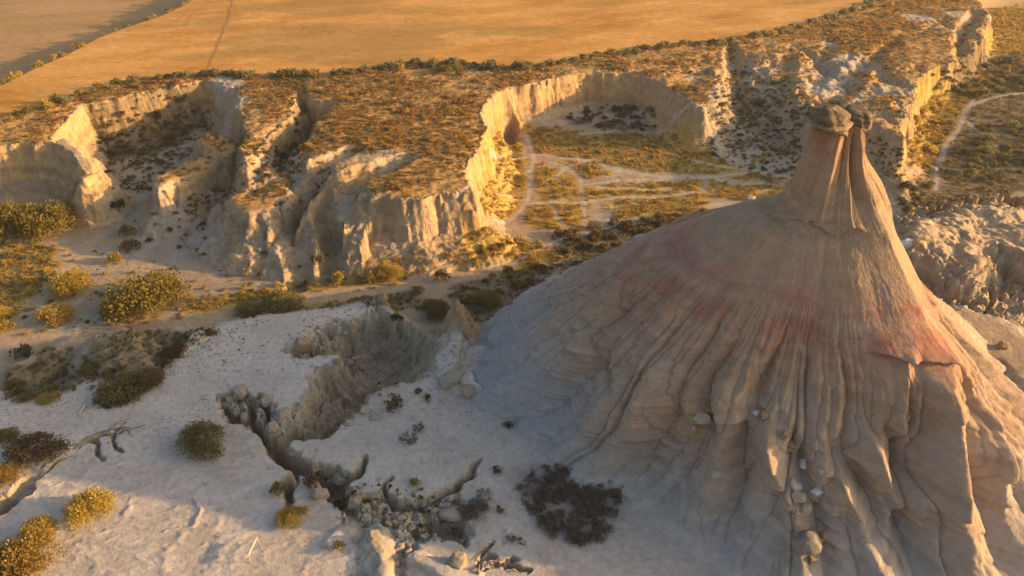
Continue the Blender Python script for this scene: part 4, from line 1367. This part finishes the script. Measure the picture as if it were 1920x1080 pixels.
white_here = col.mean(-1) > .27
inview = (np.abs(GX) < .74 * (GY * CP + 70 * SP)) & (GY > 50)
pathm = np.zeros(GX.shape)
for pp, w_ in PATHS:
    dd_, _ = seg_dist(GX, GY, pp)
    pathm = np.maximum(pathm, dd_ < w_ * 1.25 + .25)
g_ = np.random.default_rng(5)
dens_top = topw * flat * (d_field > .5) * (~white_here) * inview * np.clip(.6 + .8 * patch2, .05, 1.4)
T_AMBER = [tuft("tuft", (.36, .215, .055), (.50, .33, .11), 16, 400 + i) for i in range(2)]
T_RUST = [tuft("tuft", (.28, .165, .05), (.42, .25, .08), 16, 410 + i) for i in range(2)]
T_GOLD = [tuft("tuft", (.44, .30, .06), (.58, .42, .11), 16, 420 + i) for i in range(2)]
T_DULL = [tuft("tuft", (.14, .105, .06), (.22, .165, .095), 16, 430 + i) for i in range(2)]
B_S = [foliage("tuft", *KIND["amber"], 60, .3, 5, 440), foliage("tuft", *KIND["rust"], 60, .3, 5, 441), foliage("tuft", *KIND["olive"], 60, .3, 5, 442)]
B_T = [foliage("tuft", (.30, .165, .05), (.46, .27, .085), 54, .34, 5, 450 + i, height=.6) for i in range(2)] + [foliage("tuft", (.30, .175, .05), (.42, .25, .075), 54, .34, 5, 455 + i, height=.6) for i in range(2)]
p_ = sample(dens_top * np.clip(.75 + 2.0 * fbm(GX / 14, GY / 14, 321, 4), .06, 2), 13000, 1)
stuff("dry_brush", p_, .25 + .6 * g_.uniform(size=len(p_)) ** 2.2, T_RUST[:1] + T_AMBER[:1] + B_T * 2 + B_S[2:], 1)
for p in sample(dens_top * np.clip(fbm(GX / 10, GY / 10, 325, 3) * 3, 0, 2), 420, 4):
    FILL.append((p[0], p[1], p[2], .5 + .8 * prng.uniform() ** 2, ["sage", "olive", "amber", "rust", "brown"][prng.integers(5)]))

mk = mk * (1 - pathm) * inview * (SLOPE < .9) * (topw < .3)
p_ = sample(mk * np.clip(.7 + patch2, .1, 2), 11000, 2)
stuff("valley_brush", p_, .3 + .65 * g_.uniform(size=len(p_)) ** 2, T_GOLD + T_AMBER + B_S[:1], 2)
slope_brush = np.zeros(GX.shape)
for pts in ([(430, 380), (470, 310), (560, 225), (600, 270), (700, 305), (700, 350), (560, 395), (480, 410)], [(180, 240), (290, 195), (390, 160), (395, 240), (330, 280), (290, 320), (200, 310)], [(370, 300), (450, 300), (460, 350), (420, 390), (340, 380)],
            [(1335, 150), (1400, 130), (1520, 175), (1510, 240), (1360, 250)], [(1240, 150), (1300, 185), (1340, 250), (1290, 250), (1240, 190)]):
    slope_brush = np.maximum(slope_brush, sstep(1.5, -1.5, sdf(wx, wy, poly(pts, 5.0), 6.0)))
slope_brush = slope_brush * inview * (SLOPE < 2.0) * np.clip(.25 + 1.5 * patch2, 0, 2) * (topw < .6)
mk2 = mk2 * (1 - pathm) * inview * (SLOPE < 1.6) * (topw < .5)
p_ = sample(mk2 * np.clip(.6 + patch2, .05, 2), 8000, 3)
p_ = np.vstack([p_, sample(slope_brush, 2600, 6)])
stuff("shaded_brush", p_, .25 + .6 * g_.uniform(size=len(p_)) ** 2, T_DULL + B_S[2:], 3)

# the small shrubs that are too many to name
fk = [k for k in KIND]
fl = [m for k in fk for m in MESHES[k, 's'][:2]]
stuff("small_shrubs", [(f[0], f[1], f[2] - .03) for f in FILL], [f[3] for f in FILL], fl, 9, [fk.index(f[4]) * 2 + i % 2 for i, f in enumerate(FILL)])

# ------------------------------------------------------------------ stones, driftwood, the little barrier
M_STONE = mat_earth("pale_stone", bump=.08, grain=.16, scale=3.0, fine=12)
STONES = {}
for nm, base, ang, lay in (("slab", (.42, .36, .29), .9, 0), ("block", (.33, .275, .21), .6, 0), ("round", (.31, .255, .19), .3, 0), ("white", (.62, .58, .54), .8, 0), ("brown", (.30, .22, .13), .6, 1.2), ("dim", (.22, .19, .16), .2, 0)):  # dim: round stone with its shade put into a darker base
    STONES[nm] = [rock_mesh("boulder", 1, 1, 1, 500 + i * 7 + len(nm), M_STONE, base=base, sub=4, angular=ang, layers=lay) for i in range(3)]


def mound_hit(px, py):
    """where a line of sight meets the cone: nearest cone vertex that the ray passes"""
    u, v = (px - 960.0) / FPX, (py - 540.0) / FPX
    d = np.array([u, CP - v * SP, -SP - v * CP])
    P_ = vv - np.array([0, 0, CAM_Z])
    t = P_ @ d / (d @ d)
    off = np.linalg.norm(P_ - t[:, None] * d, axis=1)
    k = np.where(off < off.min() + .25)[0]
    return vv[k[np.argmin(t[k])]]


def boulder(px, py, wpx, kind, label, asp=(1, .8, .6), rot=(0, 0, 0), group=None, on="ground", sink=.25, name="boulder", cat="boulder"):
    if on == "mound":
        x, y, z = mound_hit(px, py)
    else:
        x, y, z = drop_to_ground(px, py)
    w = wpx / px_per_m(x, y, z) / 2 / .9
    o = bpy.data.objects.new(name, STONES[kind][prng.integers(3)])
    COL.objects.link(o)
    o.location = (x, y, z + w * asp[2] * (1 - sink * 2) * .6)
    o.rotation_euler = rot
    o.scale = (w * asp[0], w * asp[1], w * asp[2])
    tag(o, label, cat, group)
    return o


for px, py, w, kd, lab, asp, rot in [
    (1322, 790, 44, "slab", "large pale angular slab lodged under the crumbling ledge of the mound", (1, .7, .7), (.5, .2, .3)),
    (1303, 806, 18, "slab", "small pale chip below the large slab on the mound", (1, .7, .6), (.4, .1, 1.)),
    (1342, 893, 32, "slab", "pale arrowhead shaped slab lying alone on the mound face", (1, .5, .4), (.6, .3, .7)),
    (1505, 876, 32, "white", "sunlit cream boulder at the top of the rock chute", (1, .7, .6), (.3, .4, .6)),
    (1493, 911, 30, "slab", "dull squarish boulder in the middle of the rock chute", (1, .8, .6), (.2, .1, .2)),
    (1500, 934, 34, "block", "brown boulder beside the white one in the rock chute", (1, .8, .7), (.2, .4, 1.2)),
    (1525, 926, 26, "white", "chalk white boulder in the rock chute", (1, .8, .7), (.1, .5, .3)),
    (1512, 955, 26, "block", "rounded brown boulder under the white one in the chute", (1, .8, .7), (.1, .1, .3)),
    (1497, 968, 16, "block", "small stone wedged in the lower rock chute", (1, .8, .7), (.3, .1, 2.)),
    (1535, 882, 14, "slab", "small grey chip right of the cream boulder", (1, .8, .7), (.3, .1, 2.)),
    (1517, 1024, 46, "dim", "biggest round boulder at the bottom of the rock chute", (1, .9, .95), (.2, .1, .3)),
    (1475, 818, 22, "brown", "brown crumbly stone at the head of the rock chute", (1, .8, .7), (.1, .4, .4)),
    (1486, 838, 26, "brown", "brown stone just above the cream boulder in the chute", (1, .8, .7), (.1, .2, 1.4)),
    (1430, 778, 20, "brown", "golden stone crowning the lit rib of the mound", (1, .8, .7), (.1, .2, 1.4)),
    (1415, 772, 14, "white", "pale stone on the left end of the lit rib's crown", (1, .8, .7), (.1, .3, .4)),
    (1540, 1010, 20, "brown", "sunlit crumbly stone right of the biggest round boulder", (.8, .8, 1), (.1, .3, .4)),
    (1528, 1050, 24, "brown", "sunlit stone under the biggest round boulder", (1, .8, .7), (.1, .3, 2.4)),
]:
    boulder(px, py, w, kd, lab, asp, rot, on="mound", sink=.2)
for px, py, w, kd, lab, asp, rot in [
    (858, 1058, 32, "round", "round sandy boulder beside the driftwood on the pan", (1, .95, .95), (.2, .1, .4)),
    (800, 972, 40, "block", "flat grey boulder in the crumbled clay below the branching gully", (1, .7, .5), (.1, .1, .2)),
    (845, 968, 36, "block", "long tapered boulder right of the flat grey one", (1.1, .6, .5), (.1, .1, -.3)),
    (446, 778, 18, "round", "small white lump among the knobs at the crack's upper end", (1, .9, .8), (.1, .1, .4)),
    (424, 768, 25, "round", "brown knob left of the small white lump", (1, .9, .8), (.1, .2, 1.4)),
    (452, 742, 30, "round", "largest brown knob at the upper end of the crack", (1.1, .9, .85), (.2, .1, 2.)),
    (500, 755, 24, "round", "drab knob right of the largest one at the crack's upper end", (1, .9, .9), (.1, .3, .4)),
    (512, 806, 24, "round", "knob at the bend where the crack meets the ravine", (1, .9, .8), (.4, .1, .4)),
    (532, 782, 27, "block", "blocky lump on the ravine's lower left lip", (1, .8, .9), (.1, .1, .9)),
    (612, 772, 30, "block", "pointed lump on the ravine's near lip", (1, .8, 1), (.2, .3, .4)),
    (684, 772, 30, "block", "pale wedge on the pan just right of the ravine's near lip", (1, .6, .6), (.2, .3, .8)),
    (702, 785, 18, "block", "small dark stone below the pale wedge", (1, .8, .6), (.2, .1, .3)),
    (655, 795, 20, "block", "small stone left of the pale wedge", (1, .8, .6), (.2, .1, 1.3)),
    (568, 655, 37, "brown", "crumbling brown block on the ravine's upper left corner", (1, .8, .65), (.1, .1, .2)),
    (716, 568, 28, "brown", "brown pinnacle stone on the ravine's upper rim", (.7, .7, 1.3), (.1, .1, .2)),
    (850, 715, 44, "block", "split boulder at the mound's left foot", (1, .7, .7), (.2, .2, .5)),
    (880, 735, 28, "round", "rounded boulder at the mound's left foot, right of the split one", (1.1, .8, .7), (.1, .2, .2)),
    (848, 480, 16, "block", "dark boulder on the sandy track by the cliff corner", (1, .8, .9), (.1, .2, .2)),
    (1405, 376, 22, "block", "jagged pale rock crest peeking over the mound's left shoulder", (1, .6, .7), (.1, .2, .2)),
    (1700, 460, 28, "white", "bleached stone on the outcrop edge next to the hoodoo", (1, .8, .7), (.1, .2, .2)),
    (1808, 578, 10, "white", "little white stone on the slope below the outcrop", (1, .8, .8), (.1, .2, .2)),
    (1880, 652, 22, "brown", "dark stone on the slope at the right edge below the outcrop", (1, .8, .8), (.1, .2, .2)),
    (640, 905, 34, "block", "clay block fallen in the crack's bend", (1, .8, .7), (.2, .2, .5)),
    (668, 945, 28, "block", "pale clay block standing in the crack's elbow", (1, .8, .8), (.1, .2, 1.5)),
    (600, 930, 28, "round", "rounded clay block left of the crack's elbow", (1.2, .7, .7), (.1, .2, .3)),
    (700, 1010, 30, "block", "clay block at the crack's lower right lip", (1, .8, .6), (.1, .2, .3)),
]:
    boulder(px, py, w, kd, lab, asp, rot)
# stones scattered over the lumpy bleached top of the outcrop and the talus
def pebbles(pts, n, lo, hi, kinds, label, group, seed):
    g = np.random.default_rng(seed)
    pp = sorted(in_poly_samples(pts, n, g))
    for q, (px, py) in enumerate(pp):
        x, y, z = drop_to_ground(px, py)
        s_ = g.uniform()
        w = lo * (hi / lo) ** s_ / 2
        kd = kinds[g.integers(len(kinds))]
        o = bpy.data.objects.new("boulder", STONES[kd][g.integers(3)])
        COL.objects.link(o)
        o.location = (x, y, z + w * .1)
        o.rotation_euler = g.uniform(-.3, .3, 3) + np.array([0, 0, g.uniform(0, 6)])
        o.scale = (w * g.uniform(.9, 1.3), w * g.uniform(.7, 1), w * g.uniform(.4, .7))
        tag(o, "%s %s %s, %s" % ("large" if s_ > .6 else "small", {"white": "chalky", "slab": "angular", "block": "blunt", "round": "rounded", "brown": "brown"}[kd], label,
                                 ["left end", "left", "middle", "right", "right end"][min(4, q * 5 // n)]), "boulder", group)
pebbles([(1700, 420), (1760, 385), (1830, 350), (1920, 345), (1920, 420), (1850, 440), (1780, 440)], 16, .6, 1.6, ["slab", "block"], "boulder on top of the bleached outcrop right of the hoodoo", "boulders on the bleached outcrop", 1)
pebbles([(590, 640), (720, 600), (740, 640), (700, 690), (640, 720)], 16, .6, 1.6, ["brown", "block"], "block crumbled from the ravine's far wall", "blocks in the ravine's far wall", 2)
pebbles([(600, 880), (690, 900), (860, 940), (850, 1000), (720, 990), (640, 960)], 26, .4, 1.3, ["block", "round"], "clay lump in the crumbled ground beside the crack", "clay lumps beside the crack", 3)
pebbles([(1640, 110), (1560, 100), (1530, 170), (1580, 190)], 10, .6, 1.4, ["slab", "block"], "stone in the gravel scar on the upper right plateau", "stones of the gravel scar", 4)
pebbles([(400, 400), (500, 410), (500, 485), (380, 480)], 14, .5, 1.4, ["block", "brown"], "clay block at the foot of the left fins", "clay blocks under the fins", 5)
# loose stones on the pan: too many to count
def loose(n, seed):
    d = (D_PAN < -1) * (d_hole > .5) * inview * (mr_ > 40) * np.clip(.15 + 2.2 * np.maximum(0, fbm(GX / 6, GY / 6, 301, 3)), .02, 2)
    p = sample(d, n, seed)
    g = np.random.default_rng(seed)
    stuff("loose_stones", p, .05 + .22 * g.uniform(size=n) ** 3, [rock_mesh("stone", 1, .8, .5, 600 + i, M_STONE, base=b_, sub=1, angular=.6) for i, b_ in enumerate([(.30, .25, .19), (.42, .37, .31), (.2, .16, .12)])], seed)
loose(2600, 21)


def tube(pts, radii, sides=7):
    vs, fs = [], []
    pts = [np.array(p, float) for p in pts]
    for i, p in enumerate(pts):
        t = pts[min(i + 1, len(pts) - 1)] - pts[max(i - 1, 0)]
        t /= np.linalg.norm(t) + 1e-9
        a = np.cross(t, (0, 0, 1.0)) if abs(t[2]) < .9 else np.cross(t, (1.0, 0, 0))
        a /= np.linalg.norm(a)
        b = np.cross(t, a)
        for k in range(sides):
            an = 2 * math.pi * k / sides
            vs.append(p + radii[i] * (math.cos(an) * a + math.sin(an) * b))
    for i in range(len(pts) - 1):
        for k in range(sides):
            fs.append((i * sides + k, i * sides + (k + 1) % sides, (i + 1) * sides + (k + 1) % sides, (i + 1) * sides + k))
    return vs, fs


def driftwood(trunk, twigs, label, r0=.16, lift=.12, c=(.20, .15, .10), name="dead_branch"):
    def line(pts):
        out = []
        for i, p in enumerate(pts):
            x, y, z = drop_to_ground(p[0], p[1])
            out.append((x, y, max(z, -.3) + lift + (p[2] if len(p) > 2 else 0)))
        return out
    base = line(trunk)
    o = bpy.data.objects.new(name, None)
    o.location = base[0]
    COL.objects.link(o)
    tag(o, label, "dead branch")
    for nm, ln, r in [("trunk", base, r0)] + [("twig", line(t), r0 * .55) for t in twigs]:
        n = len(ln)
        vs, fs = tube(ln, [r * (1 - .75 * i / (n - 1)) for i in range(n)])
        q = np.array(vs) - np.array(base[0])
        q += .03 * np.random.default_rng(3).normal(size=q.shape)
        w = mesh_obj(nm, q, np.array(fs), M_WOOD, np.tile(np.array(c), (len(vs), 1)), parent=o)


driftwood([(895, 1076), (900, 1062), (925, 1060), (950, 1066), (984, 1073)], [[(900, 1062), (893, 1050), (905, 1040, .2), (922, 1032, .4)], [(905, 1042, .2), (918, 1047, .3)], [(945, 1066), (958, 1058, .3)], [(960, 1070), (972, 1076, .1)], [(930, 1061), (936, 1052, .3)]],
          "dark dead branch with forked twigs lying by the round boulder")
driftwood([(140, 842), (165, 822), (188, 812), (215, 806), (240, 802)], [[(200, 810), (222, 795, .2), (246, 788, .3)], [(215, 806), (245, 808, .2), (275, 800, .3)], [(238, 806), (250, 822, .1)], [(205, 810), (212, 828, .1)]],
          "dead branch with forked twigs reaching over the left pan from the gully", r0=.14, c=(.23, .18, .13))
driftwood([(148, 778), (158, 763), (164, 752)], [[(160, 760), (172, 768)]], "pale bare log lying on the white pan at the left", r0=.16, c=(.45, .42, .37))

# the low two-post barrier on the lit sand
def barrier():
    bx, by, bz = drop_to_ground(478, 1038)
    o = bpy.data.objects.new("barrier", None)
    o.location = (bx, by, bz)
    o.rotation_euler = (0, 0, -.12)
    COL.objects.link(o)
    tag(o, "pale low barrier of two posts and a board on the lit sand", "barrier")
    bmx = mat_earth("weathered_board", bump=.01, grain=.2, scale=8, fine=40)
    def box(nm, x0, x1, y0, y1, z0, z1):
        bm = bmesh.new()
        bmesh.ops.create_cube(bm, size=1)
        for v in bm.verts:
            v.co = Vector(((x0 + x1) / 2 + v.co.x * (x1 - x0), (y0 + y1) / 2 + v.co.y * (y1 - y0), (z0 + z1) / 2 + v.co.z * (z1 - z0)))
        bmesh.ops.bevel(bm, geom=bm.edges[:], offset=.012, segments=1, affect='EDGES')
        me = bpy.data.meshes.new(nm)
        bm.to_mesh(me)
        bm.free()
        a = me.attributes.new("albedo", 'FLOAT_COLOR', 'POINT')
        a.data.foreach_set("color", np.tile([.45, .40, .34, 1], len(me.vertices)).astype(np.float32))
        me.materials.append(bmx)
        c = bpy.data.objects.new(nm, me)
        COL.objects.link(c)
        c.parent = o
    box("post", -.05, .05, -1.42, -1.32, -.3, 1.42)
    box("post", -.05, .05, 1.32, 1.42, -.3, 1.42)
    box("board", -.085, -.052, -1.5, 1.5, 1.06, 1.40)
barrier()

# ------------------------------------------------------------------ the thin golden evening haze over the whole place
def haze(density):
    bm = bmesh.new()
    bmesh.ops.create_cube(bm, size=1)
    for v in bm.verts:
        v.co = Vector((v.co.x * 9000, v.co.y * 9000, -14 if v.co.z < 0 else 96))
    me = bpy.data.meshes.new("haze")
    bm.to_mesh(me)
    bm.free()
    m = bpy.data.materials.new("haze")
    m.use_nodes = True
    nt = m.node_tree
    nt.nodes.remove(nt.nodes["Principled BSDF"])
    v = nt.nodes.new("ShaderNodeVolumePrincipled")
    v.inputs["Color"].default_value = (.95, .9, .84, 1)
    v.inputs["Density"].default_value = density
    v.inputs["Anisotropy"].default_value = .3
    nt.links.new(v.outputs[0], nt.nodes["Material Output"].inputs["Volume"])
    me.materials.append(m)
    o = bpy.data.objects.new("haze", me)
    COL.objects.link(o)
    tag(o, kind="stuff")
haze(0.00014)
